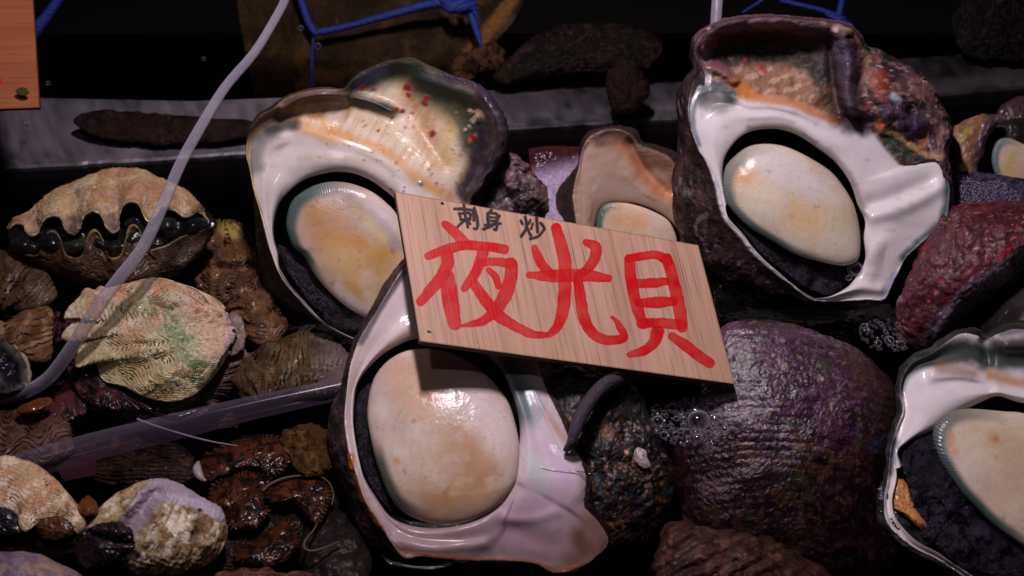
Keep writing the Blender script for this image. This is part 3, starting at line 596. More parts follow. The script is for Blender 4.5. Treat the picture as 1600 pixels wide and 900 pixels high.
up_ = np.exp(-(((th+np.pi*0.56+np.pi) % (2*np.pi)-np.pi)/0.42)**2); ur_ = np.exp(-(((th+np.pi*0.26+np.pi) % (2*np.pi)-np.pi)/0.30)**2)
q1 = lerp(nC, kC, 0.35); q1[:, 2] += -26*up_+14*ur_; q2 = lerp(nC, kC, 0.7); q2[:, 2] += -46*up_+22*ur_
g = rings_geo(cx, cy, [scl(hC, 0.02, cx, cy, -120), scl(hC, 0.7, cx, cy, -110), scl(hC, 1.04, cx, cy, -70), scl(hC, 1.05, cx, cy, -32), scl(hC, 1.0, cx, cy, dz=-9), scl(hC, 1.0, cx, cy, dz=-1), lerp(hC, nC, 0.35, 6), lerp(hC, nC, 0.7, 2), nC, q1, q2, kC, lerp(kC, bC, 0.55, 4), bC, scl(bC, 0.98, cx, cy, dz=-60), scl(bC, 0.84, cx, cy+10, dz=-150), scl(bC, 0.5, cx, cy+20, dz=-200), scl(bC, 0.02, cx, cy+20, dz=-215)], n, 1.9, 13)
X, Y = g.x, g.y; g.fill((238, 230, 230)); g.mottle((224, 212, 210), 60, .05, .25, .5); g.mottle((186, 168, 160), 9, .38, .08, .35, k=27, st=(.5, 1.3)); g.band((104, 86, 80), None, 4.0, 0.5); g.band((30, 25, 25), None, 2.6, 0.5)  # mouth darkens inward, cavity shade put into the colour
g.paint([(1170, 200), (1230, 200), (1270, 222), (1310, 252), (1335, 290), (1350, 335)], 5, (116, 88, 52), .6, .9)
g.paint([(1170, 187), (1215, 185), (1240, 192)], 3, (110, 100, 104), .35, .9); g.paint([(1255, 210), (1275, 222)], 2.5, (110, 90, 110), .5, .9)
# brown-orange crust under the hollow, dark hollow, purple roll
top = g.rng(8.25, 11.2, .15)*(Y < 262)*(X > 1112)
g.mix((146, 106, 80), top); g.mix((196, 160, 138), ss(0.0, .3, fbm((X-0.5*Y)*0.35, (Y+.5*X)*1.0, g.z, 12, 4, 5))*.8*top); g.mix((120, 50, 34), ss(.15, .3, fbm(X, Y, g.z, 12, 4, 6))*.6*top)
g.paint([(1140, 140), (1160, 150), (1200, 156), (1240, 162), (1275, 178), (1310, 190)], 7, (196, 116, 28), .85, .8); g.paint([(1145, 134), (1170, 142)], 9, (200, 120, 40), .8, .8)
g.paint([(1110, 70), (1160, 58), (1230, 62), (1280, 76), (1290, 110)], 22, (40, 28, 24), .95, .6); g.paint([(1120, 95), (1180, 85), (1250, 92), (1285, 120)], 16, (34, 26, 22), .95, .6, k=3)
g.paint([(1290, 150), (1310, 180), (1326, 192)], 14, (52, 38, 22), .85, .8)
g.paint([(1092, 80), (1110, 50), (1160, 36), (1220, 34), (1290, 48)], 13, (86, 64, 72), .95, .6); g.paint([(1180, 34), (1230, 34)], 9, (136, 106, 114), .6, .8)
g.paint([(1308, 60), (1322, 90), (1326, 120), (1330, 160), (1345, 190)], 22, (78, 64, 80), .95, .5); g.paint([(1308, 72), (1318, 90)], 8, (110, 98, 122), .6, .8); g.paint([(1300, 100), (1308, 140), (1318, 180)], 7, (44, 32, 34), .8, .7)
g.paint([(1096, 104), (1076, 126), (1066, 150), (1068, 190)], 12, (110, 70, 84), .95, .6); g.paint([(1094, 108), (1120, 104), (1140, 118)], 8, (124, 78, 84), .9, .6)
g.paint([(1092, 145), (1110, 138), (1132, 140), (1142, 150)], 11, (78, 88, 90), .95, .7); g.paint([(1100, 158), (1125, 165), (1140, 158)], 12, (64, 72, 66), .7, .9)
g.paint([(1086, 160), (1082, 190), (1092, 226)], 4, (90, 118, 128), .8, .8)
g.paint([(1480, 262), (1482, 300), (1472, 345), (1440, 376), (1412, 402)], 7, (52, 76, 82), .9, .8); g.paint([(1400, 430), (1388, 455), (1380, 468)], 6, (80, 100, 150), .6, .9)
# encrusted spire
sp = g.rng(8.25, 13.2, .2)*ss(1340, 1352, X+.25*(Y-150))*(Y < 285)
for c, sz, t, wd, k in [((84, 62, 66), 30, -1, .1, 1), ((150, 112, 104), 16, .1, .12, 2), ((136, 66, 46), 14, .34, .08, 3), ((150, 56, 40), 9, .46, .06, 4), ((124, 60, 74), 11, .36, .07, 5), ((46, 70, 54), 20, .2, .1, 6), ((38, 26, 34), 15, .15, .08, 7), ((186, 160, 150), 8, .38, .06, 8)]:
    g.mottle(c, sz, t, wd, 1 if k == 1 else .85, mask=sp, k=k)
g.paint([(1372, 118), (1382, 145)], 11, (160, 58, 30), .55, .9, wob=.8); g.paint([(1395, 150), (1405, 158)], 6, (170, 184, 190), .8); g.paint([(1400, 175), (1430, 195), (1445, 205)], 17, (66, 46, 70), .9, .5)
g.paint([(1422, 173)], 6, (14, 10, 14), 1, .4); g.paint([(1372, 200), (1410, 218), (1440, 238), (1468, 245)], 4, (190, 150, 100), .8); g.paint([(1390, 220), (1420, 245)], 12, (40, 62, 48), .8, .7); g.paint([(1445, 210), (1440, 230)], 7, (150, 100, 56), .8)
g.paint([(1375, 196)], 8, (186, 96, 60), .9, .6)
g.band((44, 29, 27), 11.1, None, .1, mask=(1-sp)); g.mottle((84, 58, 56), 20, 0.05, .2, .8, 11.5, None, k=11, st=(1.6, .6)); g.mottle((28, 20, 20), 22, .1, .15, .8, 11.5, None, k=12)
g.mottle((140, 120, 120), 12, .35, .08, .6, 11.5, None, k=13, st=(1.6, .6))
g.mix((112, 80, 90), g.rng(11.3, None)*(Y < 60)*.7)
g.spots([(1098, 72, 1), (1114, 72, 1), (1118, 66, .7), (1190, 106, 1), (1195, 112, 1.1), (1165, 95, .8)], 4.5, (160, 40, 40), .9, 1); g.spots([(1305, 45, 1.1), (1106, 46, .6), (1098, 76, .7)], 5, (196, 160, 156), .9, 3)
# relief
g.raise_([(1100, 70), (1130, 44), (1210, 38), (1290, 44)], 13, 14, 9, 12.5); g.raise_([(1318, 56), (1326, 100), (1326, 150), (1338, 188)], 15, 34, 8.6, 12.6); g.raise_([(1296, 60), (1300, 120), (1310, 170)], 6, -12, 8.6, 11.5)
g.raise_([(1096, 106), (1120, 108), (1146, 126)], 8, 14, 8.6, 12); g.raise_([(1112, 162), (1130, 166)], 16, -10, 7, 10); g.raise_([(1422, 173)], 7, -10, 8.6, 12); g.raise_([(1395, 180), (1430, 195)], 16, 10, 8.6, 12)
g.raise_([(1350, 340), (1390, 330), (1430, 315), (1468, 292)], 12, 7, 5.3, 9); g.raise_([(1360, 320), (1400, 305), (1450, 285)], 14, -6, 5.3, 9); g.raise_([(1360, 400), (1385, 380), (1400, 400)], 14, 4, 5.3, 9); g.raise_([(1300, 465), (1340, 452), (1375, 452)], 8, 6, 5.3, 9)
g.crust(70, 1.6, 5.5, 8.6, octv=2); tm = np.clip(top+sp, 0, 1); g.crust(14, 4, mask=tm, k=2); g.crust(5, 1.8, mask=tm, k=3); g.crust(26, 9, mask=sp, k=5); g.crust(6, 1.2, 10.6, None, 4); g.crust(30, 6, 11.6, None, 6); g.crust(10, 1.6, 8.7, 11.6, 7)
g.gls = (1-g.rng(11.0, None, .2))*(1-np.clip(top+sp, 0, 1)*.85)
Cs = g.build('shell', 'nacre_shell', Cc, fC)
operculum(Cc, Frame(25, 1250, 300, 0.07, 0.10), [(1128, 290, -22), (1132, 262, -26), (1150, 242, -26), (1172, 228, -26), (1200, 225, -24), (1230, 230, -22), (1268, 248, -20), (1300, 270, -18), (1322, 298, -16), (1336, 326, -14), (1343, 358, -14), (1344, 392, -14), (1338, 408, -14), (1316, 415, -14), (1280, 408, -14), (1240, 396, -14), (1204, 376, -16), (1172, 356, -18), (1146, 332, -20), (1132, 312, -22)], 42, 1240, 325, (2.65, 1.45),
          [([(1155, 280), (1185, 275)], 17, (222, 160, 80), .85), ([(1240, 320), (1250, 340), (1280, 350)], 24, (226, 190, 130), .8), ([(1200, 260), (1270, 285)], 24, (222, 214, 214), .8), ([(1190, 310)], 26, (232, 218, 190), .7), ([(1310, 340), (1300, 380)], 18, (214, 204, 168), .7)], 33, rimc=(100, 106, 104), basec=(216, 204, 184), rimw=.14)
flesh(Cc, fC, [(1150, 345, -20), (1180, 360, -26), (1240, 394, -26), (1300, 412, -26), (1326, 424, -26), (1320, 446, -16), (1298, 458, -12), (1270, 455, -10), (1244, 438, -12), (1212, 416, -12), (1190, 394, -12), (1166, 364, -14)], 6, 1245, 415, 43, (14, 12, 17), 6, pts=[([(1255, 415), (1262, 435)], 9, 9), ([(1285, 450)], 10, 8), ([(1310, 445)], 8, 7)])
# ============================================================ TURBAN SHELL, lower right
D = shell_thing('turban shell with dark green upper roll and orange flesh beside its lid', 1540, 700, 320)
fD = Frame(318, 1520, 700, 0.0, 0.45); cx, cy = 1530, 730
holeD = [(1415, 745, 0), (1404, 708, 0), (1420, 692, 2), (1454, 674, 6), (1490, 650, 8), (1515, 636, 10), (1536, 626, 12), (1560, 619, 12), (1590, 628, 12), (1640, 640, 10), (1720, 680, 6), (1760, 760, 0), (1740, 880, 0), (1660, 930, 0), (1560, 905, 0), (1500, 880, 0), (1470, 858, 0), (1436, 838, 0), (1412, 805, 0), (1405, 780, 0)]
nacD = [(1396, 745, 8), (1398, 705, 8), (1408, 672, 8), (1418, 640, 8), (1414, 610, 6), (1424, 588, 8), (1448, 576, 12), (1470, 572, 14), (1500, 572, 16), (1524, 580, 16), (1546, 592, 14), (1570, 600, 12), (1600, 606, 12), (1660, 615, 8), (1750, 660, 4), (1790, 760, 0), (1760, 900, 0), (1660, 950, 0), (1556, 918, 4), (1498, 886, 4), (1466, 866, 4), (1432, 846, 4), (1402, 812, 6), (1393, 780, 8)]
crD = [(1388, 745, 12), (1392, 700, 12), (1401, 668, 12), (1411, 642, 12), (1406, 612, 10), (1412, 584, 12), (1430, 563, 14), (1454, 554, 18), (1472, 540, 22), (1502, 522, 26), (1526, 525, 24), (1538, 532, 18), (1566, 520, 24), (1600, 515, 28), (1680, 530, 20), (1780, 620, 10), (1815, 760, 0), (1780, 920, 0), (1664, 965, 0), (1550, 930, 2), (1494, 892, 2), (1462, 872, 2), (1424, 852, 4), (1388, 818, 10), (1382, 780, 12)]
bdD = [(1382, 748, -6), (1386, 698, -6), (1397, 664, -4), (1404, 640, -4), (1400, 610, -6), (1406, 578, -4), (1426, 556, -2), (1452, 547, 0), (1468, 532, 4), (1502, 514, 6), (1528, 517, 6), (1540, 524, 0), (1566, 511, 4), (1602, 505, 6), (1690, 515, 0), (1800, 610, -6), (1835, 760, -10), (1800, 935, -20), (1666, 985, -30), (1544, 944, -20), (1488, 902, -16), (1456, 882, -16), (1416, 862, -14), (1378, 824, -8), (1374, 782, -6)]
hD, nD, kD, bD = [polar_ring(q, cx, cy, n) for q in (holeD, nacD, crD, bdD)]
hD, nD = thin_edge(hD, kD, nD, 1.4, 3.2, .45)
g = rings_geo(cx, cy, [scl(hD, 0.02, cx, cy, -110), scl(hD, 0.7, cx, cy, -100), scl(hD, 1.03, cx, cy, -60), scl(hD, 1.03, cx, cy, -28), scl(hD, 1.0, cx, cy, dz=-7), lerp(hD, nD, 0.25, 6), lerp(hD, nD, 0.7, 3), nD, lerp(nD, kD, .5, -6), kD, lerp(kD, bD, .5, 4), bD, scl(bD, .98, cx, cy, dz=-60), scl(bD, 0.84, cx, cy+10, dz=-140), scl(bD, 0.4, cx, cy+20, dz=-180), scl(bD, 0.02, cx, cy, dz=-190)], n, 2.0, 14)
g.gls = 1-g.rng(8.8, None, .2)
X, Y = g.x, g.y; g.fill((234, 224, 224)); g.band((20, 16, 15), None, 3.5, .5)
g.paint([(1420, 600), (1440, 572), (1470, 556), (1510, 548), (1545, 560), (1580, 560), (1640, 560)], 19, (36, 50, 44), .95, .6, a=7.0); g.paint([(1470, 575), (1500, 580), (1520, 585)], 10, (140, 104, 76), .7, .9)
g.paint([(1548, 586), (1575, 594), (1620, 602)], 8, (190, 124, 30), .75, .95); g.paint([(1404, 640), (1402, 610), (1412, 588)], 7, (70, 92, 100), .85, .7); g.paint([(1398, 690), (1388, 740)], 7, (60, 70, 86), .8, .7)
g.paint([(1560, 540), (1640, 545)], 16, (20, 22, 18), .9, .7, a=7.3); g.paint([(1566, 520), (1600, 515)], 6, (76, 70, 84), .8, .8)
g.band((34, 38, 34), 9.05, None, .06); g.mottle((70, 60, 60), 14, .1, .1, .8, 9.3, None)
g.raise_([(1460, 585), (1490, 590), (1520, 600)], 12, 6, 6, 9); g.raise_([(1560, 612), (1620, 622)], 8, 8, 4, 7.5); g.raise_([(1540, 535), (1545, 570)], 7, -10, 7, 10); g.raise_([(1575, 540), (1640, 540)], 14, 12, 7, 10)
g.crust(70, 2, 5, 9, octv=2); g.crust(9, 1.8, 8.6, 10.5, 2); g.crust(30, 6, 9.6, None, 3); g.build('shell', 'nacre_shell', D, fD)
operculum(D, fD, [(1457, 676, -2), (1464, 657, 0), (1480, 644, 2), (1504, 639, 2), (1536, 640, 2), (1568, 643, 2), (1602, 646, 2), (1680, 670, 0), (1740, 730, -6), (1760, 810, -10), (1730, 880, -10), (1670, 888, -10), (1620, 868, -10), (1586, 846, -10), (1553, 822, -8), (1527, 797, -8), (1500, 768, -6), (1474, 730, -4), (1460, 702, -2)], 40, 1590, 740, (2.75, 1.5),
          [([(1540, 680), (1600, 690)], 34, (218, 198, 160), .7), ([(1484, 680), (1490, 710)], 7, (216, 150, 100), .8), ([(1556, 686)], 5, (180, 100, 30), .9), ([(1555, 684)], 10, (200, 150, 90), .6), ([(1600, 780)], 30, (214, 190, 150), .7)], 34, rimc=(44, 60, 58), rimw=.15, basec=(216, 200, 182))
flesh(D, fD, [(1410, 712, 0), (1424, 690, 2), (1456, 672, -2), (1480, 720, -8), (1530, 800, -14), (1600, 860, -18), (1640, 890, -18), (1600, 910, -10), (1540, 896, -4), (1500, 878, 0), (1460, 850, 0), (1440, 835, 0), (1430, 800, -2), (1422, 760, 0)], 12, 1480, 790, 44, (11, 9, 13), 8, pts=[([(1466, 760), (1490, 790)], 16, 8), ([(1440, 700)], 14, 8), ([(1480, 845), (1500, 855)], 14, 10)], hi=(46, 32, 54))
flesh(D, fD, [(1399, 748, 0), (1414, 752, 2), (1424, 775, 0), (1430, 795, 0), (1444, 812, 0), (1456, 832, -2), (1440, 826, -2), (1416, 806, 0), (1398, 796, 2), (1396, 770, 2)], 7, 1418, 788, 45, (190, 124, 66), 2.5, name='orange_flesh', mat='wet_mantle', hi=(206, 150, 90), pts=[([(1400, 796), (1420, 804), (1440, 818)], 4, 5)])
flesh(D, fD, [(1376, 760, -2), (1390, 752, 0), (1396, 790, 0), (1412, 812, 0), (1440, 832, 0), (1456, 842, -2), (1444, 850, -6), (1412, 842, -6), (1384, 822, -4), (1374, 790, -4)], 5, 1400, 812, 46, (22, 26, 18), 5, name='dark_mantle', mat='wet_mantle', hi=(40, 46, 30))

# ============================================================ small turban shell behind the sign
E = shell_thing('small turban shell with cream flared lip behind the top edge of the price sign', 980, 290, -40)
fE = Frame(-60, 970, 300, 0, .1); cx, cy = 985, 370
holeE = [(930, 350, 0), (940, 322, 2), (965, 312, 6), (1000, 318, 6), (1040, 338, 4), (1062, 370, 0), (1055, 410, 0), (1010, 430, 0), (960, 425, 0), (932, 390, 0)]
nacE = [(912, 350, 8), (912, 300, 10), (914, 262, 12), (922, 236, 16), (950, 222, 20), (975, 230, 18), (995, 258, 12), (1015, 285, 8), (1045, 310, 6), (1072, 350, 0), (1075, 400, 0), (1020, 450, 0), (950, 445, 0), (918, 400, 4)]
crE = [(902, 350, 6), (896, 306, 8), (904, 266, 12), (911, 232, 18), (925, 212, 24), (958, 202, 28), (985, 210, 26), (999, 228, 18), (1022, 236, 14), (1048, 250, 10), (1072, 290, 4), (1088, 350, 0), (1090, 410, 0), (1025, 470, 0), (945, 465, 0), (908, 410, 0)]
bdE = [(878, 360, -24), (873, 310, -20), (884, 282, -14), (904, 258, -6), (908, 228, 4), (922, 206, 8), (958, 196, 10), (990, 203, 8), (1004, 222, 2), (1030, 230, -4), (1058, 244, -10), (1086, 290, -20), (1100, 350, -30), (1100, 420, -30), (1030, 490, -30), (935, 485, -30), (890, 430, -30)]
hE, nE, kE, bE = [polar_ring(q, cx, cy, 260) for q in (holeE, nacE, crE, bdE)]
g = rings_geo(cx, cy, [scl(hE, .02, cx, cy, -60), scl(hE, .8, cx, cy, -50), scl(hE, 1.02, cx, cy, -24), scl(hE, 1, cx, cy, dz=-6), lerp(hE, nE, .4, 0), nE, lerp(nE, kE, .6, -2), kE, lerp(kE, bE, .5, 4), bE, scl(bE, .98, cx, cy, dz=-50), scl(bE, .8, cx, cy, dz=-120), scl(bE, .02, cx, cy, dz=-150)], 260, 2.2, 15)
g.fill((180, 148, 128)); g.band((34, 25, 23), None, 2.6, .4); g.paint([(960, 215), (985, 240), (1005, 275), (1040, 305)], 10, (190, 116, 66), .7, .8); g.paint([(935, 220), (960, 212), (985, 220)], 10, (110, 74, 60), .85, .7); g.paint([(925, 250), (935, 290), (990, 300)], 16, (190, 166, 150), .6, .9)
g.paint([(1010, 245), (1045, 262), (1070, 300)], 16, (120, 76, 62), .8, .7); g.paint([(1030, 290), (1060, 320)], 10, (196, 130, 84), .7, .8)
g.band((56, 40, 38), 7.1, None, .1); g.mottle((44, 32, 34), 14, .1, .12, .8, 7.3, None); g.raise_([(985, 225), (1005, 262), (1040, 300)], 8, -10, 4.4, 7.5); g.crust(30, 4, 4, None, octv=3); g.crust(8, 2.4, 7, None, 3)
g.gls = 1-.8*g.rng(6.2, None, .3)
g.build('shell', 'nacre_shell', E, fE)
operculum(E, fE, [(931, 350, -4), (936, 328, -2), (950, 317, 0), (985, 318, 0), (1020, 330, 0), (1048, 350, -2), (1056, 390, -4), (1010, 425, -6), (955, 420, -6), (934, 385, -6)], 20, 985, 370, (-2.9, .9), [([(960, 335), (1000, 345)], 18, (226, 166, 104), .8)], 35, basec=(224, 200, 176))

# ============================================================ far right shell pieces
Ff = shell_thing('turban shell with brown ribbed lip and yellow spotted lid under the steel ledge', 1550, 250, -90)
fF = Frame(-90, 1550, 250, 0, .1)
g = blob([(1478, 270, 0), (1482, 225, 0), (1490, 200, 0), (1520, 184, 0), (1558, 178, 0), (1562, 186, 4), (1545, 215, 4), (1532, 250, 4), (1524, 285, 0), (1500, 300, 0), (1484, 300, 0)], 26, 1512, 238, 30, seed=24)
g.fill((130, 92, 66)); g.mottle((176, 136, 104), 16, 0, .2, .8, st=(1.5, .5)); g.mottle((150, 50, 50), 10, .35, .08, .8, k=2); g.paint([(1550, 184), (1538, 215), (1530, 260), (1524, 290)], 9, (60, 44, 60), .9, .6); g.paint([(1503, 215), (1512, 205)], 6, (150, 146, 60), .7); g.crust(24, 6); g.crust(8, 2, k=3)
g.raise_([(1548, 190), (1538, 220), (1530, 270)], 6, 8); g.build('lip', 'nacre_shell', Ff, fF)
g = blob([(1540, 220, 0), (1560, 195, 0), (1600, 185, 0), (1660, 200, 0), (1690, 270, 0), (1660, 340, 0), (1600, 345, 0), (1552, 320, 0)], 20, 1605, 265, 60, seed=25); g.fill((30, 24, 22)); g.crust(24, 6); g.build('shell', 'rough_shell', Ff, Frame(-130))
operculum(Ff, fF, [(1549, 250, 0), (1556, 222, 0), (1575, 215, 0), (1600, 225, 0), (1650, 250, 0), (1660, 300, -4), (1620, 322, -4), (1580, 310, -2), (1560, 285, 0)], 22, 1600, 265, (-2.8, .9), [([(1578, 245), (1572, 265)], 10, (206, 186, 60), .9), ([(1600, 280)], 16, (214, 170, 120), .6)], 36, rimc=(80, 100, 104), rimw=.2)
# brown shell deeper in the gloom behind it
g = blob([(1560, 170, 0), (1620, 150, 0), (1680, 180, 0), (1690, 240, 0), (1600, 250, 0), (1565, 215, 0)], 24, 1620, 200, 30, seed=26); g.fill((60, 40, 34)); g.crust(30, 6)
tag(g.build('sea_snail', 'rough_shell', None, Frame(-170)), 'dark brown shell in the gloom beside the right end of the steel ledge', 'sea snail')

# red crusted shell lying on its side
Gs = shell_thing('turban shell lying on its side with a crimson crusted back', 1520, 430, 60)
g = patch([[(1500, 322, -70), (1560, 318, -70), (1620, 322, -60), (1760, 340, -50)],
           [(1466, 352, -40), (1490, 322, -30), (1545, 315, -30), (1620, 318, -30), (1760, 335, -20)],
           [(1410, 450, 0), (1470, 375, 20), (1540, 350, 30), (1620, 345, 30), (1760, 360, 20)],
           [(1398, 500, 10), (1440, 440, 40), (1510, 395, 50), (1620, 370, 50), (1760, 385, 30)],
           [(1410, 540, 8), (1450, 505, 40), (1496, 460, 56), (1560, 412, 60), (1620, 378, 60), (1760, 400, 40)],
           [(1432, 562, 0), (1462, 524, 34), (1500, 474, 52), (1560, 424, 56), (1620, 390, 56), (1760, 412, 36)],
           [(1450, 560, -30), (1480, 524, 0), (1520, 474, 20), (1570, 434, 24), (1630, 400, 20), (1770, 420, 10)],
           [(1470, 560, -90), (1510, 530, -80), (1550, 490, -70), (1600, 460, -70), (1650, 440, -60), (1770, 440, -60)]], 300, 2.0, 27)
g.front = g.par < 5; g.fill((72, 26, 34)); g.mottle((104, 44, 56), 18, -.05, .2, .8, st=(.6, 1.2)); g.mottle((70, 26, 34), 16, .12, .12, .85, k=2); g.mottle((140, 28, 44), 10, .34, .08, .8, k=3); g.mottle((140, 120, 92), 9, .4, .06, .7, k=4, st=(.5, 1.3))
g.paint([(1440, 545), (1470, 500), (1520, 446), (1570, 415), (1640, 380)], 8, (96, 84, 100), .8, .7); g.band((30, 24, 26), 5.3, None, .3); g.crust(28, 8); g.crust(8, 2.6, k=3); g.crust(4, 1.0, k=4)
g.build('shell', 'crusty_shell', Gs, Frame(40))
g = blob([(1500, 560, 0), (1530, 510, 0), (1570, 470, 0), (1620, 440, 0), (1700, 440, 0), (1720, 520, 0), (1640, 570, 0), (1560, 580, 0)], 20, 1620, 505, 20, seed=28); g.fill((190, 176, 168)); g.crust(30, 4)
g.build('nacre_lining', 'nacre_shell', Gs, Frame(20, 1600, 500, .2, 0))

# ============================================================ big purple shell seen from its back
g = blob([(1040, 760, -10), (1046, 700, -4), (1062, 640, 0), (1090, 580, 0), (1112, 530, 0), (1130, 508, 0), (1162, 497, 0), (1220, 499, 0), (1290, 520, 0), (1342, 546, 0), (1382, 582, 0), (1405, 622, 0), (1408, 680, 0), (1402, 730, 0), (1398, 790, -4), (1412, 850, -8), (1430, 900, -10), (1400, 960, -10), (1280, 985, -10), (1160, 960, -10), (1080, 900, -10), (1048, 830, -10)], 92, 1240, 700, 90, seed=29, n=520, spacing=1.6)
X, Y = g.x, g.y; g.fill((54, 27, 44)); g.mottle((84, 46, 74), 30, 0, .2, .8, k=1); g.mottle((48, 32, 40), 22, .1, .15, .8, k=2)
low = ss(640, 760, Y+30*fbm(X, Y, g.z, 60, 3, 3)); g.mix((52, 32, 34), low*.6); g.mottle((110, 78, 56), 16, .12, .12, .7, k=3, mask=np.clip(low+.25, 0, 1)); g.mottle((130, 112, 84), 10, .34, .07, .7, k=4); g.mottle((130, 96, 130), 7, .25, .1, .5, k=5, mask=1-low)
g.paint([(1340, 560), (1385, 610), (1400, 680)], 26, (74, 52, 38), .7, .8); g.mottle((60, 84, 60), 30, .35, .1, .5, k=8); g.paint([(1365, 700), (1375, 690)], 10, (76, 80, 110), .8)
ph = np.hypot(X-1190, (Y-1080)*1.05)*0.46+2.4*fbm(X, Y, g.z, 60, 3, 7)
rg = np.clip(.5+.9*fbm(X, Y, g.z, 36, 3, 17), 0, 1); g.disp((1.7*np.abs(np.sin(ph*0.5))-.8)*(1-.4*low)*rg); g.mix((40, 24, 34), ss(.75, 1, 1-np.abs(np.sin(ph*.5)))*.5); g.crust(80, 7, octv=3); g.crust(14, 1.8, k=2); g.crust(5, .9, k=3); g.crust(2.8, .5, k=4, octv=2)
g.gls = np.ones(X.shape)
pl_m = vmat('purple_shell', 0.36, 0.5, 1.0, ((200, 0.6, 0.0018), (600, 0.6, 0.0009)), 0.12, 0.3, 500, coatr=0.2)
o = g.build('turban_shell', pl_m, None, Frame(150, 1240, 700, -.05, .22)); tag(o, 'large purple-brown turban shell seen from its rounded back, below the price sign corner', 'turban shell', 'turban shells lying on their fronts')
# dark fuzzy cord hanging over the crusted whorl
bk = vmat('fuzzy_black', 0.5, 0.4, 0.1, ((900, 1.0, 0.001), (300, .6, .002)), .1, .5, 1200)
o = tube_obj('fuzzy_cord', px([(996, 582, 200), (965, 592, 238), (940, 606, 262), (918, 632, 282), (903, 660, 298), (893, 690, 306), (884, 704, 300)]), [0.0042, .0050, .0050, .0046, .0046, .0038, .002], bk, None, 14, 90, colors=lin(66, 56, 66)); tag(o, 'dark fuzzy bent cord rising from the pearly lip towards the price sign', 'cord')
# brown shells along the bottom edge
g = blob([(1030, 850, 0), (1040, 816, 0), (1070, 812, 0), (1100, 824, 0), (1130, 826, 0), (1180, 836, 0), (1230, 856, 0), (1280, 885, 0), (1310, 930, 0), (1200, 960, 0), (1060, 950, 0), (1020, 900, 0)], 34, 1150, 890, 40, seed=30)
X, Y = g.x, g.y; g.fill((96, 68, 56)); g.mottle((60, 42, 36), 18, .05, .15, .8); g.mottle((150, 110, 90), 14, .25, .1, .7, k=2); g.mottle((90, 96, 60), 20, .3, .1, .5, k=3); g.crust(30, 8); g.disp(1.8*np.sin((X*.5+Y)*.28+2*fbm(X, Y, g.z, 30, 3, 2))); g.crust(7, 2.4, k=4)
tag(g.build('turban_shell', 'crusty_shell', None, Frame(312, 1150, 880, 0, .5)), 'rough brown shell lying in the water below the big purple one', 'turban shell', 'turban shells lying on their fronts')

# ============================================================ GIANT CLAMS
def valve_patch(rows, seed, nu=420, spacing=1.5): return patch(rows, nu, spacing, seed)
def clam_paint(g, base, growth, k1=(150, 92, 60), k2=(236, 222, 196), amp=1.2, ks=0, shift=0):
    """growth lines follow the margin (constant par); raised scales where the phase jumps"""
    X, Y = g.x, g.y; g.fill(base); g.mottle(k1, 36, .05, .2, .6, k=1+ks); g.mottle(k2, 18, .12, .15, .6, k=2+ks)
    ph = g.par*growth+shift+1.0*fbm(X, Y, g.z, 34, 3, g.seed+5)+0.4*fbm(X, Y, g.z, 8, 2, g.seed+6); saw = ph-np.floor(ph)
    g.mix((96, 66, 44), ss(.62, 1.0, saw)*.5*(.6+.4*fbm(X, Y, g.z, 14, 2, 3))); g.mix(k2, (1-ss(.0, .35, saw))*.25)
    g.disp(amp*(saw**1.5-.4)*(1+.8*fbm(X, Y, g.z, 22, 2, g.seed+7)))
    return saw
# --- clam with its wavy mouth towards us
I1 = empty('giant_clam', P(170, 350, 10), 'giant clam with zigzag mouth open showing a glossy black mantle', 'giant clam', 'giant clams in the left of the tray')
fI = Frame(-20, 170, 350, 0.0, .55)
lipI = [(12, 358), (24, 348), (36, 350), (40, 362), (50, 367), (60, 362), (66, 346), (80, 336), (94, 340), (102, 357), (113, 365), (124, 358), (131, 338), (145, 330), (158, 336), (166, 354), (176, 363), (186, 356), (186, 340), (190, 324), (202, 315), (216, 319), (224, 335), (232, 346), (242, 338), (252, 323), (264, 325), (276, 329), (286, 337), (298, 336), (310, 330), (332, 348)]
def hz(p, z, dy=0, rib=0):
    return [(x, y+dy, z+(rib*(-(y-347)/16))) for x, y in p]
archI = [(14, 352), (24, 342), (36, 335), (60, 317), (84, 297), (102, 289), (120, 281), (136, 275), (152, 269), (172, 263), (192, 262), (220, 265), (238, 271), (256, 280), (280, 292), (300, 306), (318, 324), (330, 342)]
A0 = cr_open([(x, y, 0) for x, y in archI], 34); L0 = cr_open([(x, y, 0) for x, y in lipI], 34)
def blend(a, b, f, z, zr=0):
    r = a*(1-f)+b*f; r = r.copy(); r[:, 2] = z+zr*(-(b[:, 1]-347)/16.0); return r
La = cr_open([(x, y, 0) for x, y in lipI], 100); Aa = cr_open([(x, y, 0) for x, y in archI], 100)
edge = np.sin(np.linspace(0, np.pi, 100))**.5
def rw(f, z, zr, dy=0):
    r = Aa*(1-f)+La*f; r[:, 2] = z*edge+zr*(-(La[:, 1]-347)/16.0)*edge; r[:, 1] += dy; return r
g = valve_patch([rw(0, -60, 0, 40), rw(0, -24, 0, 8), rw(0.0, 0, 0), rw(.25, 26, 3), rw(.55, 44, 6), rw(.85, 54, 8), rw(1, 58, 8), rw(1.0, 54, 8, 3), rw(.97, 40, 8, 3), rw(.8, 10, 6, 3)], 51)
g.front = (g.par > 1.5) & (g.par < 5.5)
clam_paint(g, (184, 158, 114), 7.5, (156, 106, 66), (208, 190, 152), 1.8)
X, Y = g.x, g.y
g.mix((176, 116, 78), ss(.1, .4, fbm(X, Y, g.z, 26, 3, 4))*.5); g.band((112, 92, 60), 5.3, None, .35, .8); g.band((216, 196, 150), 5.85, 6.6, .15, .8); g.band((24, 20, 20), 7.4, None, .3)
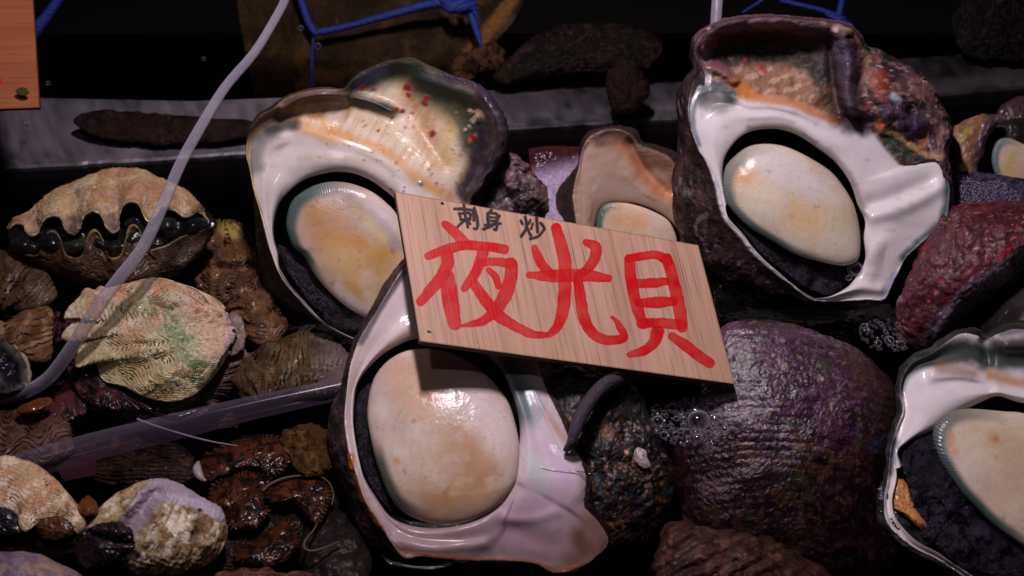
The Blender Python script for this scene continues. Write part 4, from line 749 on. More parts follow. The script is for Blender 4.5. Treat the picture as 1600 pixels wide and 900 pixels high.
g.paint([(113, 345), (116, 358)], 11, (78, 56, 60), .85, .6); g.paint([(174, 340), (178, 354)], 9, (96, 72, 78), .85, .6); g.paint([(200, 300), (230, 300), (262, 300)], 18, (164, 116, 86), .6, .9); g.mottle((150, 128, 128), 12, .3, .1, .6, k=7)
g.crust(24, 5, 1, 6, 3); g.crust(7, 1.6, 1, 6, 4); g.build('upper_valve', 'clam_shell', I1, fI)
botI = [(16, 392), (30, 402), (55, 412), (85, 428), (115, 440), (150, 447), (190, 450), (230, 446), (262, 436), (290, 418), (312, 396), (332, 362)]
l2 = [(14, 376), (38, 396), (60, 398), (68, 378), (74, 366), (82, 362), (90, 367), (96, 380), (104, 400), (126, 402), (134, 380), (140, 366), (148, 361), (156, 367), (162, 380), (170, 402), (188, 400), (196, 376), (202, 358), (210, 353), (218, 360), (226, 390), (256, 386), (282, 372), (308, 362), (334, 353)]
Lb = cr_open([(x, y, 0) for x, y in l2], 100); Bb = cr_open([(x, y, 0) for x, y in botI], 100)
def rb(f, z, zr, dy=0):
    r = Lb*(1-f)+Bb*f; r[:, 2] = z*edge+zr*(-(Lb[:, 1]-372)/20.0)*edge*(1-f); r[:, 1] += dy; return r
g = valve_patch([rb(-.0, -10, 6, 2), rb(-.03, 26, 8), rb(0, 40, 8), rb(.06, 38, 6), rb(.3, 30, 4), rb(.6, 20, 1), rb(.9, 4, 0), rb(1, -14, 0), rb(1, -60, 0, -10)], 52)
g.front = (g.par > 1.5) & (g.par < 6); clam_paint(g, (58, 38, 22), 5, (40, 26, 16), (82, 58, 34), 1.8, 3); g.band((168, 144, 104), 1.4, 2.3, .15, .5); g.band((26, 22, 22), None, .9, .3); g.crust(30, 6, 2, None, 3); g.build('lower_valve', 'clam_shell', I1, fI)  # lower valve sits in shade, painted as dark brown
g = blob([(12, 366, 0), (30, 352, 0), (80, 338, 0), (146, 334, 0), (210, 320, 0), (270, 326, 0), (318, 330, 0), (338, 348, 0), (320, 364, 0), (280, 374, 0), (230, 394, 0), (170, 402, 0), (110, 400, 0), (50, 396, 0), (22, 388, 0)], 18, 175, 364, 30, seed=53, n=420)
g.fill((22, 21, 22)); g.mottle((46, 50, 42), 20, .1, .15, .7)
for q in [(36, 380), (78, 378), (118, 384), (150, 376), (176, 386), (205, 372), (232, 362), (262, 350), (300, 350), (212, 340)]: g.raise_([q], 15, 17)
for q in [(56, 372), (98, 368), (134, 372), (166, 368), (190, 360), (248, 368)]: g.raise_([q], 8, -14)
g.crust(16, 5); g.crust(6, 1.5, k=2); g.build('mantle', 'wet_mantle', I1, Frame(-20+6, 170, 350, 0, .55))

# --- big ribbed clam, hinge to the right
J1 = empty('giant_clam', P(250, 530, 120), 'large cream giant clam with green streaks and wavy ribs under the hose', 'giant clam', 'giant clams in the left of the tray')
fJ = Frame(130, 250, 540, 0.0, .55)
mJ = [(352, 482, 0), (332, 466, 4), (300, 448, 8), (252, 436, 10), (222, 438, 10), (192, 443, 12), (168, 449, 12), (156, 447, 16), (146, 455, 10), (134, 452, 14), (124, 466, 8), (104, 484, 8), (99, 498, 10), (108, 500, 3), (114, 494, 2), (111, 505, 3), (104, 514, 8), (98, 526, 12), (108, 532, 6), (120, 520, 2), (124, 526, 4), (122, 542, 12), (116, 564, 20), (120, 574, 22), (132, 571, 18), (148, 560, 6), (152, 574, 2), (157, 590, 6), (168, 599, 8), (195, 604, 14), (220, 616, 14), (246, 626, 14), (275, 628, 12), (298, 618, 8), (322, 598, 4), (344, 574, 0), (358, 548, -4)]
M = cr_open(mJ, 620); um = np.array([372, 516, -6]); M[:, 2] *= 1.0
uu = np.linspace(0, 1, 620); hb = np.sin(np.pi*uu)**.55
rr = []
for f in np.r_[np.linspace(0.02, 1, 26)]:
    # outlines inflate from the hinge; ribs fade in with f
    msm = np.stack([np.convolve(np.pad(M[:, k], 50, 'edge'), np.ones(101)/101, 'valid') for k in range(3)], 1)
    mm = msm*(1-f**4.5)+M*f**4.5; r = um+(mm-um)*f**.85; r[:, 2] = um[2]*(1-f)+mm[:, 2]*f+44*np.sin(np.pi*min(1, f*.93+.05))**.8*hb; rr.append(r)
e = M.copy(); e[:, 2] -= 4; rr.append(um+(e-um)*.985); e = M.copy(); e[:, 2] -= 40; rr.append(um+(e-um)*.9); e[:, 2] -= 20; rr.append(um+(e-um)*.6)
G_, par_ = rows_interp(rr, 1.8); g = Geo(G_, par_, False, 54); g.front = g.par < 24; X, Y = g.x, g.y
rib = np.sin(uu*2*np.pi*6.7+.6+.5*np.sin(uu*9))[None]*np.ones(X.shape)
clam_paint(g, (190, 176, 134), 1.25, (164, 124, 88), (220, 210, 180), 1.3, shift=-1.5*rib*ss(3, 16, g.par))
g.mix((164, 150, 76), ss(10, 24, g.par)*.45*(.6+.6*fbm(X, Y, g.z, 20, 3, 6))*ss(480, 560, Y)); g.mix((200, 132, 100), ss(.05, .35, fbm(X, Y, g.z, 24, 3, 8))*.55*(1-ss(490, 560, Y)))
g.paint([(310, 470), (340, 500), (345, 540)], 26, (206, 160, 138), .7, .8); g.mottle((92, 122, 78), 13, -.08, .15, .85, k=9, mask=np.exp(-(segdist(X, Y, [(255, 500), (285, 530), (300, 560), (310, 580)])[0]/22)**2), st=(.6, 1.3))
g.mottle((96, 120, 80), 10, .05, .12, .75, k=10, mask=np.exp(-(segdist(X, Y, [(235, 575), (270, 590)])[0]/12)**2)+np.exp(-(segdist(X, Y, [(210, 475), (265, 495)])[0]/10)**2))
g.paint([(368, 500), (372, 520), (362, 550)], 13, (176, 158, 164), .85, .8); g.paint([(309, 486)], 5, (150, 90, 60), .8)
g.disp(rib*3.2*ss(6, 18, g.par)*(1-ss(24.5, 26, g.par))); g.crust(22, 3, 1, 25, 3); g.crust(6, 1.1, 1, 25, 4)
g.build('upper_valve', 'clam_shell', J1, fJ)
g = blob([(140, 570, 0), (160, 596, 0), (200, 610, 0), (260, 632, 0), (320, 606, 0), (360, 560, 0), (385, 520, 0), (392, 560, -10), (370, 600, -10), (330, 640, -10), (270, 664, -10), (200, 655, -10), (150, 630, -6), (130, 600, 0)], 8, 265, 606, 50, seed=55); g.fill((120, 96, 86)); g.crust(20, 4); g.disp(1.2*np.sin(g.par*24)); g.build('lower_valve', 'clam_shell', J1, Frame(98, 250, 540, 0, .6))
g = blob([(105, 500, 0), (140, 540, 0), (150, 575, 0), (165, 600, 0), (220, 618, 0), (262, 634, 0), (230, 640, -4), (180, 640, -4), (140, 630, -4), (112, 600, -4), (104, 560, 0)], 7, 168, 598, 20, seed=56); g.fill((40, 24, 24)); g.mottle((92, 52, 50), 14, .15, .15, .7); g.crust(14, 5); g.crust(6, 2, k=2); g.build('mantle', 'wet_mantle', J1, Frame(118, 250, 540, 0, .75))
g = blob([(358, 495, 0), (370, 490, 0), (380, 500, 0), (384, 520, 0), (376, 546, 0), (360, 556, 0), (350, 530, 0)], 5, 367, 525, 24, seed=57); g.fill((112, 92, 84)); g.crust(14, 5); g.build('hinge', 'clam_shell', J1, Frame(112, 243, 540, 0, .55))

# --- generic ribbed valve from a top silhouette and a wavy margin
def ribbed(parent, fr, top, lip, H, seed, base, growth, amp=1.4, name='upper_valve', nu=420, k1=(170, 118, 76), k2=(236, 222, 198), und=20, extra=None, mat='clam_shell', ribn=0, ribamp=0):
    T = cr_open([(x, y, 0) for x, y in top], nu); Lp = cr_open([(p[0], p[1], p[2] if len(p) > 2 else 0) for p in lip], nu)
    ed = np.sin(np.linspace(0, np.pi, nu))**.45; R = []
    def row(f, z):
        a = T*(1-f)+Lp*f; a[:, 2] = z*ed+Lp[:, 2]*f; return a
    b0 = row(0, -H*.9); b0[:, 1] += H*.4; R.append(b0)
    for f, z in [(0, -H*.2), (0.01, .1*H), (.12, .5*H), (.3, .8*H), (.5, .97*H), (.7, 1.02*H), (.88, H), (1, .94*H)]: R.append(row(f, z))
    e = row(1, .86*H); e[:, 1] += 1.5; R.append(e); e = row(.92, .94*H-und); R.append(e)
    g = patch(R, nu, 1.6, seed); g.front = (g.par > 1) & (g.par < 8); clam_paint(g, base, growth, k1, k2, amp)
    if ribn: g.disp(ribamp*np.sin(g.u*2*np.pi*ribn+.5+.6*fbm(g.x, g.y, g.z, 40, 2, seed))*ss(.6, 4, g.par)*(1-ss(8.2, 9, g.par)))
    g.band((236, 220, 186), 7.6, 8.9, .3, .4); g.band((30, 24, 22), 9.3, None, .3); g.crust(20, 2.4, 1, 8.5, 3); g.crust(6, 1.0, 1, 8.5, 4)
    if extra: extra(g)
    return g.build(name, mat, parent, fr)
K1 = empty('giant_clam', P(60, 780, 360), 'giant clam at the lower left edge with orange-tinted ribs and brown mantle lobes', 'giant clam', 'giant clams in the left of the tray')
fK = Frame(345, 60, 800, 0, .5)
ribbed(K1, fK, [(-60, 760), (-30, 725), (0, 714), (16, 712), (36, 718), (62, 729), (89, 751), (116, 782), (133, 807), (136, 824)], [(-60, 800), (-30, 790), (0, 792), (14, 796), (28, 806), (32, 820), (40, 829), (54, 818), (66, 810), (82, 807), (98, 809), (112, 824), (122, 832), (134, 828)], 30, 58, (190, 158, 114), 2.6, 1.7, ribn=4.5, ribamp=2.5, k1=(176, 112, 66))
flesh(K1, fK, [(-60, 800, 20), (0, 794, 24), (16, 800, 26), (30, 815, 26), (36, 830, 22), (10, 834, 18), (-50, 836, 14)], 10, -5, 815, 59, (24, 28, 26), 5, name='mantle', mat='wet_mantle', hi=(60, 66, 60))
flesh(K1, fK, [(54, 826, 20), (62, 812, 26), (84, 806, 28), (104, 812, 26), (114, 828, 20), (100, 842, 14), (70, 842, 14)], 10, 84, 826, 60, (58, 34, 20), 3, name='mantle', mat='wet_mantle', hi=(110, 66, 36))
g = blob([(-60, 830, 0), (30, 828, 0), (120, 828, 0), (140, 836, 0), (120, 860, 0), (60, 870, 0), (-60, 860, 0)], 5, 40, 846, 30, seed=61); g.fill((44, 30, 24)); g.mottle((130, 84, 60), 10, .25, .1, .7); g.crust(10, 4); g.build('lower_valve', 'clam_shell', K1, Frame(350, 60, 846, 0, .7))
# --- worn clam with lilac eroded top
L1 = empty('giant_clam', P(245, 820, 380), 'worn giant clam with lilac eroded crown and thick ivory ribs', 'giant clam', 'giant clams in the left of the tray')
fL = Frame(352, 245, 820, 0, .4)
g = blob([(134, 832, 0), (142, 810, 0), (160, 790, 0), (189, 767, 0), (222, 753, 0), (244, 747, 0), (270, 752, 0), (292, 764, 0), (316, 778, 0), (342, 792, 0), (352, 806, 0), (356, 832, 0), (348, 858, 0), (330, 878, 0), (300, 892, 0), (255, 900, 0), (205, 896, 0), (180, 870, 0), (160, 850, 0)], 40, 262, 820, 40, seed=62, n=480, spacing=1.4)
X, Y = g.x, g.y; g.fill((170, 150, 108)); g.mottle((120, 84, 48), 22, .05, .15, .8); g.mottle((236, 226, 204), 14, .1, .15, .7, k=2)
rx = (X-262)/(1+.004*(Y-760)); str_ = fbm((X+.45*(Y-780))*1.0, Y*.13, g.z, 5.5, 3, 9); g.mix((112, 74, 44), ss(.05, .35, str_)*.6*(X > 200)); g.disp(2.4*str_*ss(195, 215, X))
gl_ = (Y-.3*X)*.4+1.2*fbm(X, Y, g.z, 24, 3, 8); g.disp(.3*np.sin(gl_*2)*ss(860, 880, Y)); g.mix((96, 66, 44), ss(.3, 1, np.sin(gl_*2))*.4*ss(860, 880, Y))
g.paint([(244, 768), (225, 790), (208, 815)], 17, (150, 134, 148), .95, .5, wob=.15); g.paint([(245, 755), (285, 768), (320, 782), (345, 800)], 14, (160, 146, 160), .95, .5); g.paint([(250, 775), (300, 785), (335, 800)], 7, (182, 168, 186), .9, .6, k=3)
g.raise_([(244, 770), (225, 792), (206, 820)], 13, -16); g.raise_([(234, 765), (205, 790), (172, 815)], 8, 7); g.raise_([(266, 782), (240, 815), (215, 860)], 9, 8); g.raise_([(312, 800), (300, 850)], 5, -11); g.raise_([(330, 800), (326, 850)], 12, 7); g.raise_([(255, 830), (245, 870)], 14, 4)
g.paint([(312, 800), (300, 850), (296, 868)], 2.5, (50, 32, 24), .7); g.spots([(190, 770, 1), (206, 772, .7), (222, 771, 1), (200, 778, .8), (188, 784, .9), (150, 820, 1)], 2.2, (90, 50, 40), .8)
g.crust(18, 3); g.crust(6, 1.2, k=3); g.build('upper_valve', 'clam_shell', L1, fL)
flesh(L1, fL, [(114, 850, 10), (125, 830, 22), (150, 820, 30), (180, 817, 34), (200, 824, 36), (208, 840, 36), (212, 855, 34), (190, 862, 28), (175, 880, 20), (150, 893, 8), (125, 885, 4)], 14, 162, 850, 63, (24, 17, 14), 5, name='mantle', mat='wet_mantle', hi=(52, 34, 24), pts=[([(140, 832), (170, 842), (205, 848)], 4, -8), ([(160, 828), (190, 830)], 9, 8)])
flesh(L1, fL, [(176, 872, 10), (190, 856, 20), (212, 862, 20), (216, 880, 14), (196, 892, 6)], 8, 196, 874, 64, (62, 44, 30), 4, name='siphon', mat='wet_mantle')
# --- pale lump, bottom left corner
g = blob([(-60, 880, 0), (-20, 866, 0), (10, 861, 0), (40, 862, 0), (70, 870, 0), (104, 886, 0), (132, 905, 0), (120, 960, 0), (0, 980, 0), (-70, 930, 0)], 26, 20, 910, 30, seed=65); g.fill((140, 126, 136)); g.mottle((112, 92, 110), 18, .05, .15, .8); g.mottle((186, 160, 126), 24, .15, .15, .6, k=2); g.crust(20, 4); g.crust(6, 1.2, k=2)
tag(g.build('giant_clam', 'clam_shell', None, Frame(395, 20, 900, 0, .4)), 'smooth whitish clam valve with lilac patches in the bottom left corner', 'giant clam', 'giant clams in the left of the tray')
# --- ribbed brown clam between the two big ones and the turban shell
def simple_clam(label, outline, H, cxy, seed, base, k1, k2, fr, dirn, freq, amp, fan=None, mats='clam_shell', extra=None, back=40):
    g = blob(outline, H, cxy[0], cxy[1], back, seed=seed, n=380, spacing=1.6); X, Y = g.x, g.y
    g.fill(base); g.mottle(k1, 26, .05, .15, .8); g.mottle(k2, 14, .15, .12, .7, k=2)
    a, b_ = dirn; ph = (X*a+Y*b_)*freq+1.6*fbm(X, Y, g.z, 34, 3, seed)
    if fan: ph = np.hypot(X-fan[0], Y-fan[1])*freq+1.2*fbm(X, Y, g.z, 34, 3, seed)+1.3*np.sin(np.arctan2(Y-fan[1], X-fan[0])*14)
    saw = ph-np.floor(ph); g.mix((52, 34, 22), ss(.6, 1, saw)*.55); g.disp((amp+.7)*(saw**1.6-.4)); ang = np.arctan2(Y-cxy[1]-60, X-cxy[0]+40); g.disp(2.4*np.sin(ang*15+fbm(X, Y, g.z, 40, 2, seed))); g.crust(22, 3); g.crust(7, 1.3, k=3)
    if extra: extra(g)
    return tag(g.build('giant_clam', mats, None, fr), label, 'giant clam', 'giant clams in the left of the tray')
def exN(g):
    g.paint([(352, 355), (368, 362)], 12, (170, 150, 80), .7); g.disp(2.6*np.sin(np.arctan2(g.y-330, g.x-350)*16)*ss(0, .4, g.par))
    g.raise_([(345, 405), (372, 404), (400, 398)], 6, 9); g.raise_([(320, 418), (370, 420), (405, 412)], 6, -9)
simple_clam('tan folded clam wedged between the black-mouthed clam and the turban shell', [(322, 352, 0), (345, 343, 0), (372, 345, 0), (390, 362, 0), (404, 385, 0), (414, 430, 0), (436, 475, 0), (450, 520, 0), (420, 540, 0), (385, 525, 0), (345, 480, 0), (310, 450, 0), (300, 410, 0), (316, 380, 0)], 24, (370, 430), 66, (104, 72, 42), (72, 46, 28), (136, 102, 66), Frame(-50, 370, 420, 0, .95), (0, 1), .16, 1.2, fan=(350, 330), extra=exN)
simple_clam('olive brown clam with fine ribs lying below the upper left turban shell', [(362, 582, 0), (375, 560, 0), (400, 545, 0), (440, 527, 0), (480, 520, 0), (530, 540, 0), (560, 570, 0), (550, 610, 0), (480, 620, 0), (420, 626, 0), (382, 624, 0), (366, 604, 0)], 26, (455, 578), 67, (92, 70, 42), (62, 46, 24), (112, 102, 68), Frame(108, 455, 578, 0, .8), (1, .12), .12, 1.0, extra=lambda g: g.mix((128, 116, 118), ss(470, 540, g.x)*.6))
simple_clam('pale brown rounded clam at the left edge under the black-mouthed clam', [(-30, 420, 0), (-10, 392, 0), (20, 390, 0), (50, 405, 0), (78, 430, 0), (90, 452, 0), (80, 472, 0), (50, 484, 0), (10, 484, 0), (-30, 470, 0)], 24, (25, 440), 68, (76, 54, 36), (52, 36, 26), (96, 76, 54), Frame(10, 25, 440, 0, .6), (.9, .5), .14, .7)
simple_clam('orange-tan piece of clam valve between the left edge and the big ribbed clam', [(-20, 505, 0), (10, 500, 0), (50, 482, 0), (78, 478, 0), (84, 510, 0), (82, 545, 0), (70, 568, 0), (44, 560, 0), (10, 540, 0), (-20, 530, 0)], 14, (35, 522), 69, (108, 72, 44), (80, 44, 26), (136, 108, 76), Frame(92, 35, 522, 0, .7), (.4, 1), .1, .6)
simple_clam('submerged ribbed clam under the end of the hose at the left edge', [(-40, 650, 0), (0, 640, 0), (60, 642, 0), (100, 650, 0), (116, 680, 0), (104, 712, 0), (40, 728, 0), (-40, 730, 0)], 20, (30, 686), 70, (104, 74, 58), (70, 48, 38), (126, 98, 80), Frame(210, 30, 686, 0, .8), (0, 1), .12, 1.4, fan=(20, 560))
simple_clam('pink-brown flat clam along the bottom edge beside the brown mantles', [(330, 905, 0), (350, 893, 0), (400, 888, 0), (440, 893, 0), (490, 900, 0), (520, 925, 0), (480, 960, 0), (380, 960, 0), (330, 935, 0)], 14, (420, 920), 71, (128, 86, 70), (96, 60, 48), (150, 112, 92), Frame(390, 420, 910, 0, .6), (0, 1), .1, .8)
# dark clam with a pale rim, left edge
R1 = empty('giant_clam', P(20, 560, 120), 'gaping dark clam with a thin pale rim where the hose dips into the water', 'giant clam', 'giant clams in the left of the tray')
g = blob([(-50, 520, 0), (0, 512, 0), (22, 530, 0), (44, 562, 0), (50, 590, 0), (40, 606, 0), (0, 616, 0), (-50, 610, 0)], 14, 0, 565, 30, seed=72); g.fill((70, 66, 58)); g.mottle((30, 28, 26), 14, .0, .1, .8); g.raise_([(0, 560), (15, 575)], 14, -22); g.paint([(-10, 555), (12, 575), (20, 590)], 16, (14, 13, 15), .95, .6); g.paint([(0, 516), (22, 534), (44, 566), (47, 594)], 3.5, (160, 146, 120), .8); g.crust(18, 3); g.build('valve', 'nacre_shell', R1, Frame(126, 0, 565, 0, .8))
flesh(R1, Frame(122, 0, 565, 0, .8), [(-40, 560, 0), (-5, 548, 0), (16, 560, 0), (24, 580, 0), (10, 592, 0), (-40, 596, 0)], 8, -5, 572, 73, (18, 16, 20), 5, name='mantle', mat='wet_mantle')
# ---- submerged brown frilly clams
def mantle_colors(g):
    g.fill((78, 44, 24)); g.mottle((112, 62, 32), 22, .05, .15, .8); g.mottle((34, 22, 16), 9, .05, .08, .9, k=2); g.mottle((24, 18, 16), 15, .25, .08, .9, k=3)
T1 = empty('giant_clam', P(400, 760, 300), 'submerged giant clam with spread brown-orange spotted frilly mantle', 'giant clam', 'frilly brown clams under water')
T2 = empty('giant_clam', P(470, 780, 300), 'submerged giant clam with brown mantle curling inside a thin pale rim', 'giant clam', 'frilly brown clams under water')
def lobe(parent, ol, c, seed, dz, dk=0):
    g = blob(ol, 16, c[0], c[1], 14, pw=.4, seed=seed, n=520, spacing=1.4); mantle_colors(g)
    th_ = g.u*2*np.pi; rim = ss(.62, .9, g.par)*(1-ss(1.1, 1.3, g.par)); fr_ = np.sin(th_*46+1.5*fbm(g.x, g.y, g.z, 16, 2, seed))
    g.mix((34, 26, 16), rim*.85); g.mix((120, 98, 62), rim*ss(.55, .95, fr_)*.75); g.disp(rim*fr_*1.3); g.crust(20, 5); g.crust(8, 1.4, k=2)
    return g.build('mantle', 'wet_mantle', parent, Frame(dz, 400, 760, 0, .9))
lobe(T1, [(308, 732, 0), (318, 712, 0), (356, 694, 0), (392, 685, 0), (428, 681, 0), (458, 690, 0), (467, 710, 0), (452, 726, 0), (424, 748, 0), (416, 734, 0), (384, 732, 0), (350, 744, 0), (322, 750, 0)], (395, 712), 74, 262)
lobe(T1, [(326, 772, 0), (338, 752, 0), (376, 738, 0), (414, 738, 0), (428, 752, 0), (410, 780, 0), (420, 800, 0), (404, 822, 0), (384, 828, 0), (358, 826, 0), (350, 800, 0), (330, 790, 0)], (380, 780), 75, 259)
lobe(T2, [(412, 774, 0), (430, 754, 0), (468, 747, 0), (504, 750, 0), (518, 772, 0), (508, 800, 0), (494, 820, 0), (476, 806, 0), (460, 782, 0), (430, 786, 0)], (472, 772), 76, 260)
lobe(T2, [(362, 872, 0), (392, 848, 0), (420, 828, 0), (444, 812, 0), (462, 822, 0), (470, 850, 0), (450, 872, 0), (410, 882, 0)], (420, 855), 77, 258)
ivory = pmat('clam_rim', tuple(lin(116, 100, 78)), .5); add_bump(ivory, 300, .5, .001)
g = blob([(310, 730, 0), (360, 690, 0), (440, 680, 0), (520, 740, 0), (530, 800, 0), (500, 860, 0), (420, 890, 0), (350, 880, 0), (340, 800, 0)], 8, 430, 780, 16, seed=171, n=200); g.fill((44, 30, 24)); g.mottle((24, 18, 16), 20, .0, .1, .9); g.crust(24, 6); g.build('lower_valve', 'rough_shell', T1, Frame(250, 430, 780, 0, .9))
def rimtube(parent, pts, r=.0016, mt=None): r = [q*.5 for q in r]; return tube_obj('shell_rim', px([(x, y, z+262+.9*(y-760)) for x, y, z in pts]), r, mt or ivory, parent, 8)
rimtube(T2, [(410, 768, 8), (424, 756, 12), (450, 746, 12), (490, 743, 10), (512, 752, 8), (521, 772, 4), (518, 790, 0)], [.0022, .0016, .001, .001])
rimtube(T2, [(503, 800, 2), (492, 825, 4), (477, 845, 8), (476, 856, 10), (486, 861, 10), (505, 857, 6), (530, 846, 0)], [.0008, .0012, .0016, .0016, .001])
rimtube(T1, [(310, 722, 4), (308, 734, 8), (313, 746, 8), (322, 752, 4)], [.002, .006, .006, .002], pmat('clam_rim_white', tuple(lin(205, 200, 196)), .3))
g = blob([(440, 690, 0), (452, 670, 0), (480, 664, 0), (515, 672, 0), (530, 700, 0), (520, 730, 0), (490, 745, 0), (465, 735, 0)], 12, 488, 705, 20, seed=78); g.fill((84, 62, 34)); g.mottle((120, 100, 56), 14, .1, .1, .8); g.mottle((60, 30, 20), 10, .2, .1, .8, k=2); g.crust(14, 8); g.crust(6, 3, k=2)
tag(g.build('algae_clump', 'dull_skin', None, Frame(225, 488, 705, 0, .9)), 'yellowish brown weed clump above the frilly mantles', 'algae clump')
g = blob([(480, 800, 0), (520, 790, 0), (560, 830, 0), (580, 880, 0), (560, 930, 0), (500, 920, 0), (470, 880, 0)], 16, 525, 860, 20, seed=79); g.fill((50, 42, 34)); g.mottle((30, 24, 22), 14, .05, .1, .8); g.crust(20, 6); g.build('lower_valve', 'rough_shell', T2, Frame(322, 525, 860, 0, .8))
for k_, (ol, c, zz, lab) in enumerate([
    ([(120, 700, 0), (170, 680, 0), (230, 685, 0), (290, 700, 0), (310, 740, 0), (260, 765, 0), (180, 760, 0), (130, 740, 0)], (215, 722), 190, 'barely lit brown clam under water between the worn ivory clam and the clear pipe'),
    ([(255, 600, 0), (330, 610, 0), (380, 640, 0), (370, 670, 0), (300, 665, 0), (250, 640, 0)], (315, 640), 90, 'dark clam deep under water behind the clear pipe'),
    ([(330, 840, 0), (370, 830, 0), (430, 870, 0), (440, 910, 0), (360, 920, 0), (320, 890, 0)], (375, 875), 330, 'dark brown clam low in the water right of the worn ivory clam'),
    ([(150, 890, 0), (230, 885, 0), (320, 890, 0), (350, 930, 0), (240, 960, 0), (150, 930, 0)], (245, 920), 380, 'brown clam cut by the bottom edge under the worn ivory clam')]):
    g = blob(ol, 18, c[0], c[1], 20, seed=200+k_, n=220); g.fill((66, 46, 34)); g.mottle((38, 28, 22), 18, 0, .15, .9); g.mottle((100, 74, 54), 12, .2, .1, .7, k=2); ph = g.y*.16+1.5*fbm(g.x, g.y, g.z, 30, 3, k_); g.disp(1.2*np.sin(ph*6.28)); g.crust(20, 5); g.crust(6, 1.5, k=2)
    tag(g.build('giant_clam', 'rough_shell', None, Frame(zz, c[0], c[1], 0, .8)), lab, 'giant clam', 'giant clams in the left of the tray')
# small orange sponge lumps
for lab, ol, c, zz in [('flat orange-brown sponge lump on the waterline under the hose end', [(25, 640, 0), (50, 626, 0), (76, 620, 0), (82, 630, 0), (60, 642, 0), (36, 646, 0)], (55, 633), 205), ('small amber sponge lump wedged between the two lower left clams', [(122, 788, 0), (138, 774, 0), (152, 786, 0), (154, 800, 0), (140, 806, 0), (126, 800, 0)], (139, 790), 350)]:
    g = blob(ol, 9, c[0], c[1], 10, seed=int(c[0]), n=90); g.fill((84, 50, 22)); g.mottle((110, 56, 24), 8, .1, .1, .8); g.crust(8, 3); tag(g.build('sponge_lump', 'wet_mantle', None, Frame(zz, c[0], c[1], 0, 1)), lab, 'sponge lump')
g = blob([(60, 655, 0), (90, 610, 0), (110, 590, 0), (140, 600, 0), (136, 640, 0), (110, 656, 0), (90, 670, 0)], 10, 104, 630, 12, seed=81, n=120); g.fill((92, 52, 52)); g.mottle((50, 28, 30), 12, .05, .1, .9); g.crust(14, 8); tag(g.build('algae_clump', 'wet_mantle', None, Frame(165, 100, 630, 0, 1)), 'reddish brown weed clump where the hose enters the water', 'algae clump')
# ============================================================ BEHIND THE LEDGE (dimness of the rear tank is put into the dark colours)
def simple(name, ol, H, c, seed, base, marks, mat, fr, label, cat, n=200, crust=((24, 5), (7, 2)), group=None, back=None, extra=None):
    g = blob(ol, H, c[0], c[1], back, seed=seed, n=n); g.fill(base)
    for k, (cc, sz, t) in enumerate(marks): g.mottle(cc, sz, t, .12, .8, k=k)
    for s_, a_ in crust: g.crust(s_, a_, k=int(s_))
    if extra: extra(g)
    return tag(g.build(name, mat, None, fr), label, cat, group)
o = []
for x in (115, 150, 200, 260, 320, 370, 400): o.append(x)
simple('sea_cucumber', [(114, 192, 0), (128, 177, 0), (160, 173, 0), (220, 175, 0), (290, 182, 0), (340, 184, 0), (392, 190, 0), (396, 208, 0), (340, 222, 0), (260, 226, 0), (190, 222, 0), (140, 208, 0)], 13, (250, 200), 82, (34, 22, 18), [((22, 15, 13), 20, .1), ((48, 32, 25), 12, .2)], 'dull_skin', Frame(float(zpl(204, .02))+8, 250, 200, 0, .6), 'long dark brown sea cucumber lying on the steel ledge behind the hose', 'sea cucumber')
simple('sea_cucumber', [(950, 110, 0), (975, 100, 0), (1005, 112, 0), (1014, 140, 0), (1000, 168, 0), (978, 180, 0), (958, 172, 0), (948, 145, 0)], 14, (980, 140), 83, (34, 17, 16), [((22, 12, 12), 20, .1)], 'dull_skin', Frame(float(zpl(160, .03))+10, 980, 160, 0, .1), 'dark reddish sea cucumber hanging upright over the edge of the steel ledge', 'sea cucumber')
def scaly(g):
    v = np.abs(vn(g.x/6.5, g.y/6.5, g.z/6.5, 3))+np.abs(vn(g.x/6.5+9, g.y/6.5, g.z/6.5, 8)); g.mix((54, 38, 26), (1-ss(.1, .3, v))*.7); g.disp(2.0*v)
simple('sea_creature', [(770, 120, 0), (800, 90, 0), (830, 60, 0), (880, 40, 0), (940, 36, 0), (1000, 44, 0), (1030, 62, 0), (1030, 92, 0), (1000, 108, 0), (940, 112, 0), (880, 116, 0), (830, 124, 0), (790, 132, 0)], 18, (900, 82), 84, (20, 14, 11), [((13, 10, 8), 22, .05), ((44, 28, 17), 18, .3)], 'dull_skin', Frame(float(zpl(100, .03))+10, 900, 90, 0, .3), 'dark brown knobbly creature lying behind the middle of the steel ledge', 'sea creature', extra=scaly)
simple('sea_creature', [(1490, 30, 0), (1530, -20, 0), (1620, -30, 0), (1680, 20, 0), (1680, 80, 0), (1600, 96, 0), (1530, 92, 0), (1498, 70, 0)], 18, (1580, 40), 85, (14, 12, 10), [((9, 8, 7), 22, .05)], 'dull_skin', Frame(float(zpl(60, .03))+10, 1580, 60, 0, .3), 'barely lit dark scaly creature in the top right corner', 'sea creature', extra=scaly)
